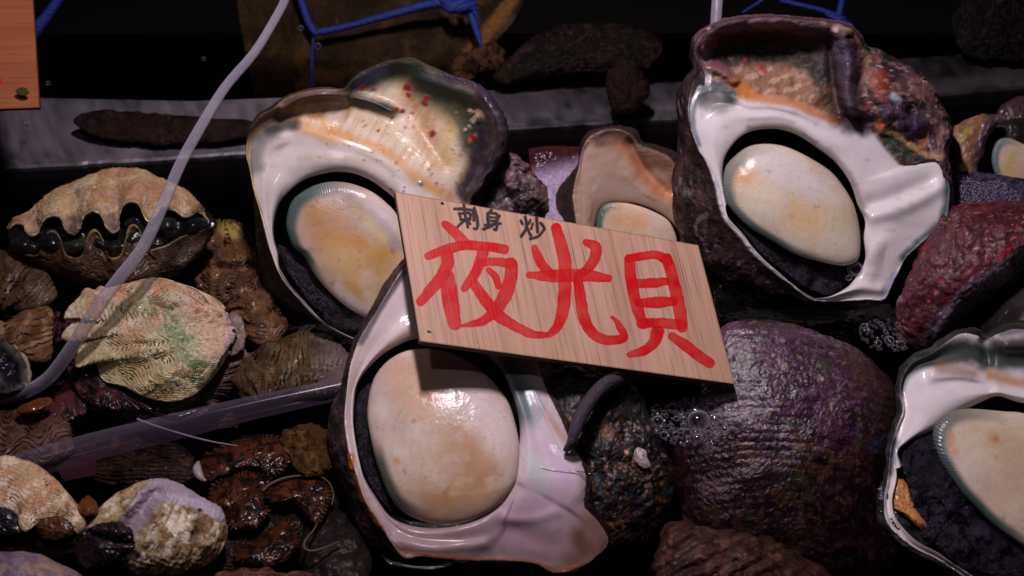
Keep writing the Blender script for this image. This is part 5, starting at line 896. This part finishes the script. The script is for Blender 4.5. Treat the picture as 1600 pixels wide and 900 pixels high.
# brown plastic crate liner in the rear tank
g = patch([[(360, -60, 0), (520, -70, 0), (700, -70, 0), (830, -60, 0)], [(370, 0, 10), (500, -6, 24), (680, -8, 20), (820, -4, 0)], [(380, 60, 6), (520, 60, 30), (660, 50, 26), (800, 36, 6)], [(390, 110, 0), (520, 120, 14), (640, 112, 24), (770, 70, 10)], [(400, 150, -20), (520, 150, 0), (650, 140, 6), (740, 110, 0)]], 220, 3, 86)
X, Y = g.x, g.y; g.fill((50, 36, 19)); g.mottle((26, 18, 11), 70, .0, .25, .8); g.mottle((80, 56, 30), 40, .25, .15, .6, k=2); g.paint([(800, 0), (770, 40), (735, 80)], 10, (120, 80, 40), .8); g.crust(70, 9); g.crust(24, 4, k=3)
bag = g.build('mesh_bag', 'dull_skin', None, Frame(-560, 600, 60, 0, .2)); tag(bag, 'brownish translucent bag tied with blue cord in the rear tank, top centre', 'bag')
g = patch([[(690, 128, 0), (700, 100, 0), (730, 80, 6), (770, 66, 6), (790, 80, 0)], [(700, 132, 4), (720, 112, 10), (745, 96, 12), (775, 82, 10), (786, 100, 4)], [(716, 136, 0), (736, 124, 4), (756, 112, 6), (774, 110, 2), (782, 118, 0)]], 120, 2.5, 87); g.fill((72, 46, 26)); g.mottle((26, 17, 12), 14, .0, .1, .9); g.disp(1.2*np.sin(g.u*34+3*g.par)); g.crust(14, 8)
tag(g.build('sea_creature', 'dull_skin', None, Frame(-420, 740, 100)), 'small amber fan-shaped thing in the rear tank just right of the hanging blue cord end', 'sea creature')
# blue cords
blue = pmat('blue_cord', tuple(lin(22, 42, 124)), .6); add_bump(blue, 500, 1.0, .002)
def cord(pts, r, label=None, parent=None):
    o = tube_obj('blue_cord', px(pts), r, blue, parent, 8, 60)
    if label: tag(o, label, 'cord')
    return o
kn = empty('blue_cord', P(720, 10, -500), 'blue cord tied round the brown bag with a frayed knot, top centre', 'cord', 'blue cords in the rear tank')
def cpart(nm, pts, r): return tube_obj(nm, px(pts), r, blue, kn, 8, 50)
cpart('strand', [(455, -40, -510), (470, 0, -505), (480, 30, -500), (491, 50, -500)], [.003, .0032, .0034]); cpart('strand', [(488, 52, -498), (540, 42, -495), (600, 26, -490), (660, 10, -490), (700, 2, -490)], [.003, .0028, .0036, .0044])
cpart('strand', [(491, 50, -500), (488, 80, -510), (487, 110, -520), (486, 140, -530)], [.0018, .0014, .0012]); cpart('strand', [(726, 6, -490), (738, 30, -488), (746, 52, -484), (754, 80, -480)], [.0042, .0036, .003, .001])
for (a, b_) in [((690, 0), (746, 14)), ((694, 8), (742, -4)), ((684, -6), (736, 22)), ((716, -8), (730, 18)), ((700, 12), (746, 4)), ((690, 6), (720, 14))]:
    cpart('knot', [(a[0], a[1], -488), ((a[0]+b_[0])/2, (a[1]+b_[1])/2+4, -474), (b_[0], b_[1], -486)], [.0026, .0046, .002])
for q in range(9): cpart('frayed_end', [(725, 2, -484), (738+q, -6+4*q, -480), (742+q*1.0, -10+5.0*q, -478)], [.0014, .0009, .0004])
c2 = cord([(30, 84, -420), (52, 52, -420), (80, 16, -418), (104, -20, -416)], [.006, .0055, .0045, .004], 'wide blue cord slanting behind the upper left wooden sign'); c2['group'] = 'blue cords in the rear tank'
kn = empty('blue_cord', P(1310, 20, -480), 'blue cord behind the top whorl of the upper right turban shell', 'cord', 'blue cords in the rear tank')
cpart('strand', [(1160, 20, -480), (1190, 0, -480), (1200, -20, -480)], .0014); cpart('strand', [(1218, 0, -480), (1250, 8, -478), (1290, 18, -478), (1320, 30, -478)], .0022); cpart('strand', [(1318, -14, -480), (1314, 10, -478), (1308, 34, -478)], [.003, .0028, .003]); cpart('strand', [(1290, 20, -478), (1312, 32, -474), (1334, 40, -480)], [.002, .004, .001])

# ============================================================ HOSES
hose_m = bpy.data.materials.new('milky_hose'); hose_m.use_nodes = True; nt = hose_m.node_tree; N = nt.nodes; L = nt.links; b = N['Principled BSDF']
t2 = N.new('ShaderNodeBsdfTransparent'); lw2 = N.new('ShaderNodeLayerWeight'); lw2.inputs[0].default_value = .45; mr2 = N.new('ShaderNodeMapRange'); mr2.inputs[3].default_value = .25; mr2.inputs[4].default_value = .85
L.new(lw2.outputs['Facing'], mr2.inputs[0]); x2 = N.new('ShaderNodeMixShader'); L.new(mr2.outputs[0], x2.inputs[0]); L.new(t2.outputs[0], x2.inputs[1]); L.new(b.outputs[0], x2.inputs[2]); L.new(x2.outputs[0], N['Material Output'].inputs[0])
b.inputs['Base Color'].default_value = (*lin(192, 184, 200), 1); b.inputs['Roughness'].default_value = .22; add_bump(hose_m, 40, .25, .002)
H1 = tube_obj('air_hose', px([(452, -30, 60), (445, 0, 60), (425, 38, 68), (396, 84, 82), (352, 136, 100), (316, 194, 120), (283, 254, 140), (252, 326, 160), (222, 388, 176), (182, 440, 190), (146, 490, 196), (110, 546, 186), (74, 592, 166), (30, 616, 150), (-30, 630, 130)]), [.0029, .0030, .0032, .0036, .0038, .0040, .0042, .0044, .0044, .0044], hose_m, None, 18, 160)
tag(H1, 'milky clear plastic hose running diagonally down over the giant clams', 'hose')
hm2 = bpy.data.materials.new('clear_pipe'); hm2.use_nodes = True; nt = hm2.node_tree; N = nt.nodes; L = nt.links; b2 = N['Principled BSDF']
b2.inputs['Base Color'].default_value = (*lin(128, 116, 136), 1); b2.inputs['Roughness'].default_value = .15
t2 = N.new('ShaderNodeBsdfTransparent'); lw2 = N.new('ShaderNodeLayerWeight'); lw2.inputs[0].default_value = .4; mr2 = N.new('ShaderNodeMapRange'); mr2.inputs[3].default_value = .14; mr2.inputs[4].default_value = .5
L.new(lw2.outputs['Facing'], mr2.inputs[0]); x2 = N.new('ShaderNodeMixShader'); L.new(mr2.outputs[0], x2.inputs[0]); L.new(t2.outputs[0], x2.inputs[1]); L.new(b2.outputs[0], x2.inputs[2]); L.new(x2.outputs[0], N['Material Output'].inputs[0])
#; hm2.name = 'clear_pipe'; hm2.node_tree.nodes['Principled BSDF'].inputs['Base Color'].default_value = (*lin(120, 108, 130), 1); hm2.node_tree.nodes['Principled BSDF'].inputs['Roughness'].default_value = .15
H2 = tube_obj('clear_pipe', px([(-60, 760, 275), (40, 728, 262), (160, 694, 235), (280, 665, 208), (400, 636, 178), (540, 606, 146), (600, 592, 130)]), [.0095, .009, .0085, .0075, .007], hm2, None, 20, 80)
tag(H2, 'thick clear plastic pipe lying under water from the left edge to the large turban shell', 'pipe')
H3 = tube_obj('clear_pipe', px([(1118, 60, -120), (1119, 30, -125), (1121, 0, -130), (1124, -30, -140)]), .0042, hose_m, None, 14); tag(H3, 'short straight milky tube rising behind the upper right turban shell', 'hose')
thr = pmat('pale_thread', tuple(lin(150, 130, 160)), .4)
H4 = tube_obj('fishing_line', px([(214, 655, 214), (250, 668, 222), (290, 680, 232), (330, 690, 240), (372, 697, 240)]), [.0009, .0007, .0007, .0004], thr, None, 8); tag(H4, 'thin pale line crossing the submerged pipe below the big ribbed clam', 'line')
# pinkish label scrap under water
scrap = pmat('pink_scrap', tuple(lin(140, 92, 110)), .6)
o = mesh_obj('plastic_scrap', px([(84, 724, 235), (150, 708, 235), (150, 742, 230), (100, 752, 230), (84, 724, 233), (150, 708, 233), (150, 742, 228), (100, 752, 228)]), [(0, 1, 2, 3), (7, 6, 5, 4), (0, 4, 5, 1), (1, 5, 6, 2), (2, 6, 7, 3), (3, 7, 4, 0)], scrap, None, None, False); tag(o, 'dull pink scrap under water below the clear pipe at the left', 'scrap')

# ============================================================ PRICE SIGNS
def sign_board(name, TL, TR, BL, thick, nu, nv, strokes_red, strokes_black, label, hue, grain_along_v=True, extra=None, BR=None):
    """a plywood board; strokes are (points in photograph pixels, widths) brushed onto its face"""
    c = [P(*q) for q in (TL, TR, BL)]; a = c[1]-c[0]; b_ = c[2]-c[0]; d = (P(*BR) if BR else c[0]+a+b_)
    U, Vv = np.meshgrid(np.linspace(0, 1, nu), np.linspace(0, 1, nv))
    Pts = c[0][None, None]*(1-U[..., None])*(1-Vv[..., None])+c[1][None, None]*U[..., None]*(1-Vv[..., None])+c[2][None, None]*(1-U[..., None])*Vv[..., None]+d[None, None]*U[..., None]*Vv[..., None]
    nrm = np.cross(a, b_); nrm /= np.linalg.norm(nrm)
    camp = np.array([0, 0, CAMH]);
    if np.dot(nrm, camp-c[0]) < 0: nrm = -nrm
    # screen position of every face vertex, to lay the brush strokes out at their true place
    q = Pts-camp; s_, c_ = math.sin(TH), math.cos(TH)
    dep = q[..., 1]*c_-q[..., 2]*s_; X = 800+FPX*q[..., 0]/dep; Y = 450-FPX*(q[..., 1]*s_+q[..., 2]*c_)/dep
    Z0 = 0*X; wx = X+1.1*fbm(X, Y, Z0, 9, 3, 5); wy = Y+1.1*fbm(X, Y, Z0, 9, 3, 6)
    red = np.zeros(X.shape); blk = np.zeros(X.shape)
    for acc, ST in ((red, strokes_red), (blk, strokes_black)):
        for k, (pts, wd) in enumerate(ST):
            p = cr_open(pts, max(10, 8*len(pts))) if len(pts) > 2 else cr_open(pts, 12)
            L0 = p[:, :2]; W = np.interp(np.linspace(0, 1, len(p)), np.linspace(0, 1, len(wd)), wd)/2
            x0, x1 = L0[:, 0].min()-30, L0[:, 0].max()+30; y0, y1 = L0[:, 1].min()-30, L0[:, 1].max()+30
            m = (wx > x0) & (wx < x1) & (wy > y0) & (wy < y1); px_, py_ = wx[m], wy[m]
            best = np.full(px_.shape, 1e9); fr2 = np.zeros(px_.shape)
            for i in range(len(p)-1):
                dx, dy = L0[i+1]-L0[i]; t = np.clip(((px_-L0[i, 0])*dx+(py_-L0[i, 1])*dy)/(dx*dx+dy*dy+1e-9), 0, 1)
                dd = np.hypot(px_-L0[i, 0]-t*dx, py_-L0[i, 1]-t*dy)-(W[i]*(1-t)+W[i+1]*t); mm = dd < best
                best = np.where(mm, dd, best); fr2 = np.where(mm, (i+t)/(len(p)-1), fr2)
            cov = 1-ss(-.7, .8, best); dens = .93+.16*fbm(px_, py_, 0*px_, 22, 3, k+3)+.1*ss(-3.0, -.2, best)
            acc[m] = 1-(1-acc[m])*(1-cov*(np.clip(dens, 0, 1) if acc is red else 1.0))
    bd = np.minimum(np.minimum(U, 1-U)*np.linalg.norm(a), np.minimum(Vv, 1-Vv)*np.linalg.norm(b_))
    F_ = []; i = np.arange(nv-1)[:, None]*nu; j = np.arange(nu-1)[None]
    F_ = np.stack([i+j, i+nu+j, i+nu+j+1, i+j+1], -1).reshape(-1, 4)
    V0 = Pts.reshape(-1, 3); col0 = lin(*hue)[None]*np.ones((len(V0), 1))
    # edges and back
    per = [(0, k) for k in range(nu)]+[(k, nu-1) for k in range(1, nv)]+[(nv-1, k) for k in range(nu-2, -1, -1)]+[(k, 0) for k in range(nv-2, 0, -1)]
    idx = np.array([r*nu+c2 for r, c2 in per]); n0 = len(V0); np_ = len(per)
    V1 = V0[idx]; V2 = V0[idx]-nrm*thick
    V = np.vstack([V0, V1, V2]); k1 = n0+np.arange(np_); k2 = n0+np_+np.arange(np_)
    FE = np.stack([k1, np.roll(k1, -1), np.roll(k2, -1), k2], 1)
    nb = len(V); V = np.vstack([V, V2[[0, nu-1, nu-1+nv-1, nu-1+nv-1+nu-1]]]); FB = np.array([[nb, nb+1, nb+2, nb+3]])
    colr = np.vstack([col0, np.tile(lin(92, 60, 46), (2*np_, 1)), np.tile(lin(150, 110, 80), (4, 1))])
    z_ = lambda arr, f: np.r_[arr.ravel(), np.full(2*np_+4, f)]
    uu_ = np.linalg.norm(a)*U; vv_ = np.linalg.norm(b_)*Vv
    root = empty(name, V.mean(0), label, 'price sign')
    o = mesh_obj('board', V, np.vstack([F_, FE, FB]), MATS['sign_wood'], root, colr, False, {'red': z_(red, 0), 'blk': z_(blk, 0), 'gu': z_(uu_ if grain_along_v else vv_, 0), 'gv': z_(vv_ if grain_along_v else uu_, 0), 'edge': z_(1-ss(0, .0016, bd), 1)})
    return root, nrm
m = bpy.data.materials.new('sign_wood'); m.use_nodes = True; nt = m.node_tree; N = nt.nodes; L = nt.links; b = N['Principled BSDF']; MATS['sign_wood'] = m
def attr(n):
    a = N.new('ShaderNodeAttribute'); a.attribute_name = n; return a
gu, gv = attr('gu'), attr('gv'); comb = N.new('ShaderNodeCombineXYZ'); L.new(gu.outputs['Fac'], comb.inputs[0]); L.new(gv.outputs['Fac'], comb.inputs[1])
def gnoise(sx, sy, detail=4, rough=.6):
    mp = N.new('ShaderNodeMapping'); mp.inputs['Scale'].default_value = (sx, sy, 1); L.new(comb.outputs[0], mp.inputs[0])
    n = N.new('ShaderNodeTexNoise'); n.inputs['Scale'].default_value = 1; n.inputs['Detail'].default_value = detail; n.inputs['Roughness'].default_value = rough; L.new(mp.outputs[0], n.inputs['Vector']); return n
def ramp(src, a, c, lo=0., hi=1.):
    r = N.new('ShaderNodeMapRange'); r.inputs[1].default_value = a; r.inputs[2].default_value = c; r.inputs[3].default_value = lo; r.inputs[4].default_value = hi; L.new(src, r.inputs[0]); return r.outputs[0]
def mixc(f, a, c, bt='MIX'):
    x = N.new('ShaderNodeMix'); x.data_type = 'RGBA'; x.blend_type = bt
    if isinstance(f, float): x.inputs[0].default_value = f
    else: L.new(f, x.inputs[0])
    for k, v in ((6, a), (7, c)):
        if isinstance(v, tuple): x.inputs[k].default_value = v
        else: L.new(v, x.inputs[k])
    return x.outputs[2]
base = attr('Col').outputs['Color']; g1 = gnoise(330, 9); g2 = gnoise(1150, 11, 2); g3 = gnoise(60, 4, 3); g4 = gnoise(1500, 60, 2)
c_ = mixc(ramp(g3.outputs['Fac'], .35, .65, 0, .55), base, mixc(1.0, base, (.62, .50, .44, 1), 'MULTIPLY'))
c_ = mixc(ramp(g1.outputs['Fac'], .50, .64, 0, .42), c_, mixc(1.0, c_, (.50, .38, .33, 1), 'MULTIPLY'))
pore = ramp(g2.outputs['Fac'], .60, .66, 0, .65); c_ = mixc(pore, c_, (*lin(86, 52, 42), 1))
red_a = attr('red'); blk_a = attr('blk')
rm = N.new('ShaderNodeMath'); rm.operation = 'MULTIPLY'; L.new(red_a.outputs['Fac'], rm.inputs[0]); L.new(ramp(pore, 0, .75, 1, .8), rm.inputs[1])
redc = mixc(ramp(g4.outputs['Fac'], .4, .6), (*lin(218, 14, 20), 1), (*lin(188, 10, 18), 1))
c_ = mixc(rm.outputs[0], c_, redc); bm_ = N.new('ShaderNodeMath'); bm_.operation = 'MULTIPLY'; L.new(blk_a.outputs['Fac'], bm_.inputs[0]); L.new(ramp(g2.outputs['Fac'], .4, .68, 1, .85), bm_.inputs[1])
c_ = mixc(bm_.outputs[0], c_, (*lin(20, 14, 30), 1)); c_ = mixc(ramp(attr('edge').outputs['Fac'], .3, 1, 0, .55), c_, (*lin(70, 44, 36), 1))
L.new(c_, b.inputs['Base Color']); b.inputs['Roughness'].default_value = .5
b.inputs['Specular IOR Level'].default_value = .25; rr_ = ramp(red_a.outputs['Fac'], 0, 1, .55, .4); L.new(rr_, b.inputs['Roughness'])
bp = N.new('ShaderNodeBump'); bp.inputs['Strength'].default_value = .35; bp.inputs['Distance'].default_value = .0004; L.new(g2.outputs['Fac'], bp.inputs['Height']); bp.invert = True; L.new(bp.outputs[0], b.inputs['Normal'])
def Q(pts): return [(600+x/2.646, 280+y/2.646) for x, y in pts]
def W(*w): return [v*1.17/2.646 for v in w]
RED = [
 (Q([(252, 186), (285, 212), (312, 240), (352, 276)]), W(26, 36, 36, 30)),
 (Q([(182, 318), (240, 296), (330, 274), (420, 278), (496, 290)]), W(28, 36, 34, 34, 36)),
 (Q([(262, 310), (262, 350), (240, 400), (200, 450), (150, 508)]), W(44, 46, 44, 40, 32)),
 (Q([(262, 400), (272, 480), (282, 540), (292, 598)]), W(48, 60, 58, 46)),
 (Q([(410, 296), (398, 340), (372, 396), (332, 452)]), W(42, 40, 36, 26)),
 (Q([(400, 345), (460, 342), (526, 350)]), W(30, 30, 36)),
 (Q([(526, 350), (524, 410), (500, 480), (460, 545), (400, 590), (322, 606)]), W(44, 48, 48, 42, 30, 12)),
 (Q([(432, 376), (462, 406), (474, 442)]), W(20, 26, 26)),
 (Q([(374, 436), (420, 500), (470, 560), (540, 606), (610, 640), (668, 644)]), W(36, 42, 44, 38, 34, 22)),
 (Q([(712, 202), (734, 280), (748, 350), (748, 440), (740, 540), (718, 606), (684, 642)]), W(38, 44, 46, 46, 46, 40, 24)),
 (Q([(622, 284), (640, 330), (666, 370), (700, 396)]), W(24, 34, 34, 30)),
 (Q([(836, 262), (874, 282), (870, 330), (838, 372), (800, 396)]), W(26, 42, 40, 34, 26)),
 (Q([(600, 396), (680, 400), (760, 398), (840, 398), (928, 410)]), W(22, 44, 46, 46, 26)),
 (Q([(800, 410), (812, 490), (826, 570), (856, 630), (916, 664), (984, 660), (990, 640), (968, 600), (944, 570)]), W(32, 40, 42, 42, 38, 36, 34, 26, 12)),
 (Q([(1014, 330), (1020, 400), (1034, 480), (1056, 560), (1072, 600)]), W(34, 42, 42, 42, 34)),
 (Q([(1010, 328), (1070, 318), (1130, 314), (1176, 340)]), W(30, 30, 32, 34)),
 (Q([(1170, 330), (1192, 400), (1212, 490), (1226, 560), (1232, 612)]), W(40, 42, 44, 46, 40)),
 (Q([(1040, 432), (1100, 430), (1168, 424)]), W(32, 36, 28)),
 (Q([(1050, 512), (1120, 510), (1196, 506)]), W(30, 42, 32)),
 (Q([(1064, 596), (1140, 594), (1230, 602)]), W(36, 36, 36)),
 (Q([(1132, 632), (1118, 672), (1080, 706), (1014, 726)]), W(48, 38, 34, 20)),
 (Q([(1190, 650), (1250, 690), (1300, 730), (1346, 760)]), W(28, 40, 40, 36))]
BLK = [(Q(p), W(w_*1.3)) for p, w_ in [
 ([(292, 122), (330, 124), (366, 128)], 9), ([(330, 106), (336, 150), (346, 198)], 9), ([(312, 140), (318, 168)], 8), ([(312, 142), (354, 142), (356, 166)], 8), ([(316, 168), (356, 164)], 7), ([(336, 166), (318, 184), (306, 196)], 8), ([(342, 168), (356, 184)], 8),
 ([(368, 136), (372, 170)], 8), ([(374, 120), (384, 160), (386, 202), (374, 204)], 9),
 ([(444, 128), (434, 142)], 8), ([(428, 144), (432, 190)], 9), ([(430, 142), (466, 146), (466, 204), (456, 206)], 9), ([(432, 158), (462, 160)], 7), ([(432, 172), (462, 174)], 7), ([(416, 190), (482, 184)], 8), ([(478, 152), (452, 188), (412, 206)], 9),
 ([(584, 156), (590, 190), (582, 214), (568, 236)], 9), ([(566, 172), (574, 186)], 8), ([(606, 168), (598, 184)], 8), ([(592, 204), (606, 232)], 9), ([(632, 158), (634, 218)], 9), ([(614, 184), (608, 204)], 8), ([(648, 182), (664, 204)], 9), ([(662, 208), (640, 234), (606, 246)], 9)]]
ZS = 186
sg, nrm = sign_board('price_sign', (617, 299, ZS), (1091, 383, ZS-86), (656, 533, ZS+124), .0042, 720, 370, RED, BLK, 'plywood price sign with large red brushed characters and three small black ones', (208, 168, 142), True, BR=(1148, 600, ZS-86+124))
def on_sign(x, y): return ZS-86*(x-617-(y-299)*.17)/474+124*(y-299-(x-617)*.17)/234
stap = pmat('verdigris', tuple(lin(70, 74, 52)), .6)
sx, sy = 670, 521; zz = on_sign(sx, sy)
g = blob([(sx-5, sy-3, 0), (sx+1, sy-5, 0), (sx+6, sy+1, 0), (sx+7, sy+5, 0), (sx, sy+3, 0), (sx-4, sy+2, 0)], 1.6, sx, sy, 2, seed=90, n=40); g.fill((78, 82, 60)); g.crust(4, 1.5); g.build('lichen_spot', 'dull_skin', sg, Frame(zz+2))
g = blob([(688, 318, 0), (691, 315, 0), (694, 319, 0), (690, 321, 0)], .8, 691, 318, 1, seed=91, n=24); g.fill((110, 60, 50)); g.build('knot_spot', 'dull_skin', sg, Frame(on_sign(691, 318)+1))
sign_board('price_sign', (-190, -60, -40), (48, -60, -60), (-176, 176, 20), .004, 150, 150, [([(-60, 60), (-20, 90), (-4, 128)], [14, 16, 14])], [], 'orange-brown wooden sign at the upper left edge showing only its bare corner', (164, 94, 54), False, BR=(62, 168, 0))
g = blob([(24, 142, 0), (34, 136, 0), (46, 143, 0), (40, 150, 0), (28, 148, 0)], 1, 35, 143, 1, seed=92, n=30); g.fill((70, 70, 30)); g.crust(5, 1.5); tag(g.build('algae_clump', 'dull_skin', None, Frame(6)), 'tiny green stain of algae on the upper left wooden sign', 'algae clump')

# ============================================================ FOAM AND BUBBLES
def ico(n):
    import bmesh
    bm = bmesh.new(); bmesh.ops.create_icosphere(bm, subdivisions=n, radius=1); V = np.array([v.co[:] for v in bm.verts]); F = np.array([[v.index for v in f.verts] for f in bm.faces]); bm.free(); return V, F
IV, IF = ico(2); IV3, IF3 = ico(3)
bub = bpy.data.materials.new('bubble_film'); bub.use_nodes = True; nt = bub.node_tree; N = nt.nodes; L = nt.links; N.remove(N['Principled BSDF'])
tr = N.new('ShaderNodeBsdfTransparent'); tr.inputs[0].default_value = (.93, .92, .95, 1); gl = N.new('ShaderNodeBsdfGlossy'); gl.inputs['Roughness'].default_value = .04; lw = N.new('ShaderNodeLayerWeight'); lw.inputs[0].default_value = .32; df = N.new('ShaderNodeBsdfDiffuse'); df.inputs[0].default_value = (.75, .70, .80, 1)
m1_ = N.new('ShaderNodeMixShader'); m2_ = N.new('ShaderNodeMixShader'); pw_ = N.new('ShaderNodeMath'); pw_.operation = 'POWER'; pw_.inputs[1].default_value = 2; L.new(lw.outputs['Facing'], pw_.inputs[0]); mm_ = N.new('ShaderNodeMath'); mm_.operation = 'MULTIPLY_ADD'; mm_.inputs[1].default_value = .5; mm_.inputs[2].default_value = .09; L.new(pw_.outputs[0], mm_.inputs[0])
L.new(mm_.outputs[0], m1_.inputs[0]); L.new(tr.outputs[0], m1_.inputs[1]); L.new(gl.outputs[0], m1_.inputs[2]); p3 = N.new('ShaderNodeMath'); p3.operation = 'MULTIPLY'; p3.inputs[1].default_value = .78; L.new(pw_.outputs[0], p3.inputs[0]); L.new(p3.outputs[0], m2_.inputs[0]); L.new(m1_.outputs[0], m2_.inputs[1]); L.new(df.outputs[0], m2_.inputs[2]); L.new(m2_.outputs[0], N['Material Output'].inputs[0])
MATS['bubble'] = bub; MATS['grey_froth'] = pmat('grey_froth', tuple(lin(136, 124, 150)), .25); MATS['froth'] = pmat('pink_froth', tuple(lin(206, 190, 212)), .3)
def foam(name, poly, count, rr, zf, seed, mat, label, big=(), squash=.6):
    rnd = random.Random(seed); V = []; F = []; n = 0
    pl = np.array(poly, float); x0, y0 = pl.min(0); x1, y1 = pl.max(0); placed = [(a, b_, r) for a, b_, r in big]; tries = 0
    def inside(x, y):
        c = False; j = len(pl)-1
        for i in range(len(pl)):
            if (pl[i, 1] > y) != (pl[j, 1] > y) and x < (pl[j, 0]-pl[i, 0])*(y-pl[i, 1])/(pl[j, 1]-pl[i, 1])+pl[i, 0]: c = not c
            j = i
        return c
    while len(placed) < count and tries < count*60:
        tries += 1; x, y = rnd.uniform(x0, x1), rnd.uniform(y0, y1)
        if not inside(x, y): continue
        r = rr[0]+(rr[1]-rr[0])*rnd.random()**2.6
        if all((x-a)**2+((y-b_)*1.25)**2 > (.86*(r+q))**2 for a, b_, q in placed): placed.append((x, y, r))
    for x, y, r in placed:
        bv, bf = (IV3, IF3) if r > 5 else (IV, IF); c = P(x, y, zf(x, y)); V.append(bv*np.array([1, 1, squash+.2])*r*S*.93+c); F.append(bf+n); n += len(bv)
    o = mesh_obj(name, np.vstack(V), np.vstack(F), MATS[mat]); tag(o, label, None, None, 'stuff'); return o
foam('bubble_foam', [(1012, 640), (1050, 628), (1100, 618), (1150, 622), (1160, 650), (1140, 680), (1110, 696), (1050, 694), (1020, 672)], 170, (2.2, 7), lambda x, y: float(zpl(y, .001)), 3, 'bubble', 'cluster of clear bubbles on the water under the right end of the sign', [(1092, 657, 17), (1028, 658, 9), (1112, 636, 8), (1074, 676, 7), (1140, 642, 7), (1090, 684, 7)])
foam('bubble_foam', [(1345, 505), (1385, 498), (1412, 510), (1418, 545), (1390, 550), (1360, 542), (1342, 525)], 60, (1.8, 5.5), lambda x, y: float(zpl(y, .004)), 4, 'bubble', 'small bubbles beside the crimson crusted shell', [(1390, 532, 8), (1372, 536, 6), (1408, 538, 7)])
foam('froth', [(1480, 262), (1500, 270), (1530, 285), (1560, 280), (1590, 300), (1600, 322), (1540, 318), (1490, 316)], 520, (.9, 2.6), lambda x, y: -41+(y-290)*.8+2*math.sin(x*.7)*math.sin(y*.9), 5, 'grey_froth', 'fine froth between the white lip and the far right shell')
foam('froth', [(836, 240), (880, 236), (905, 250), (900, 300), (880, 345), (850, 345), (842, 300)], 700, (.8, 2.3), lambda x, y: -120+(y-290)*.9, 6, 'froth', 'pinkish white froth between the fan shell spire and the small turban shell')
g = patch([[(826, 232, 0), (860, 228, 0), (915, 230, 0)], [(830, 280, 0), (870, 285, 3), (905, 280, 0)], [(838, 350, 0), (860, 352, 0), (890, 350, 0)]], 60, 3, 93); g.fill((168, 150, 174)); g.mottle((60, 26, 28), 16, -.6, .2, 1, mask=1-ss(246, 282, g.y+.25*(g.x-860))); g.crust(14, 6)
g.crust(5, 2.2, k=3); o = g.build('froth', 'dull_skin', None, Frame(-119, 860, 290, 0, .9)); tag(o, 'frothy pinkish mass behind the top edge of the price sign', None, None, 'stuff')
g = patch([[(1476, 258, 0), (1530, 268, 0), (1620, 282, 0)], [(1480, 290, 0), (1540, 296, 3), (1620, 305, 0)], [(1480, 330, 0), (1540, 330, 0), (1620, 336, 0)]], 80, 2, 94); g.fill((70, 62, 78)); g.mottle((30, 26, 32), 5, 0, .1, .8); g.crust(30, 8); g.crust(5, 2)
o = g.build('froth', 'dull_skin', None, Frame(-46, 1540, 290, 0, .8)); tag(o, 'fine grey froth between the white lip and the yellow spotted lid', None, None, 'stuff')
for x, y, r, zz, lab in [(1336, 420, 12, 18, 'large clear bubble on the lower lip of the upper right turban shell'), (1326, 434, 5, 20, 'tiny bubble touching the larger one on the upper right shell lip')]:
    o = mesh_obj('air_bubble', IV3*r*S+P(x, y, zz), IF3, bub); tag(o, lab, 'bubble')
rb_ = random.Random(8)
for k, (x, y, r) in enumerate([(42, 196, 6), (75, 130, 4), (470, 44, 5), (497, 72, 6), (527, 34, 3), (318, 92, 4)]):
    o = mesh_obj('air_bubble', IV*r*S+P(x, y, -440 if x > 300 else float(zpl(y, .03))), IF, bub)
    tag(o, ['small bubble on the pale steel ledge near the left edge', 'small bubble beside the corner of the upper left sign', 'bubble left of the blue cord corner', 'bubble just under the blue cord corner', 'tiny bubble above the blue cord by the bag', 'tiny bubble in the dark rear tank left of the hose'][k], 'bubble')

# meniscus tubes added to catch glints where shells break the surface
wl = bpy.data.materials.new('water_edge'); wl.use_nodes = True; nt = wl.node_tree; N = nt.nodes; L = nt.links; N.remove(N['Principled BSDF'])
tr = N.new('ShaderNodeBsdfTransparent'); tr.inputs[0].default_value = (.9, .9, .92, 1); gl = N.new('ShaderNodeBsdfGlossy'); gl.inputs['Roughness'].default_value = .05; fz = N.new('ShaderNodeFresnel'); fz.inputs[0].default_value = 1.5
mx = N.new('ShaderNodeMixShader'); L.new(fz.outputs[0], mx.inputs[0]); L.new(tr.outputs[0], mx.inputs[1]); L.new(gl.outputs[0], mx.inputs[2]); L.new(mx.outputs[0], N['Material Output'].inputs[0]); add_bump(wl, 120, .6, .002)
for ln in [[(596, 868), (612, 880), (640, 886), (680, 886), (712, 878)], [(612, 806), (640, 816), (690, 822), (740, 812), (780, 790), (800, 764)], [(818, 720), (850, 732), (900, 738), (925, 740)], [(925, 740), (950, 718), (975, 705)], [(955, 750), (985, 746), (1020, 754)],
           [(196, 616), (230, 640), (270, 652), (310, 640)], [(60, 596), (90, 600), (110, 590)], [(1460, 866), (1490, 884), (1540, 890), (1610, 888)], [(1480, 880), (1500, 896), (1550, 902)], [(1090, 690), (1130, 684), (1160, 668), (1200, 680), (1250, 690), (1300, 678)], [(340, 410), (360, 417), (385, 414)], [(110, 560), (126, 590), (150, 612)]]:
    o = tube_obj('water', px([(x+random.Random(x).uniform(-1, 1), y, float(zpl(y, .0012))+3) for x, y in ln]), [.0004, .0011, .0009, .0012, .0004], wl, None, 10, 60); o['kind'] = 'structure'
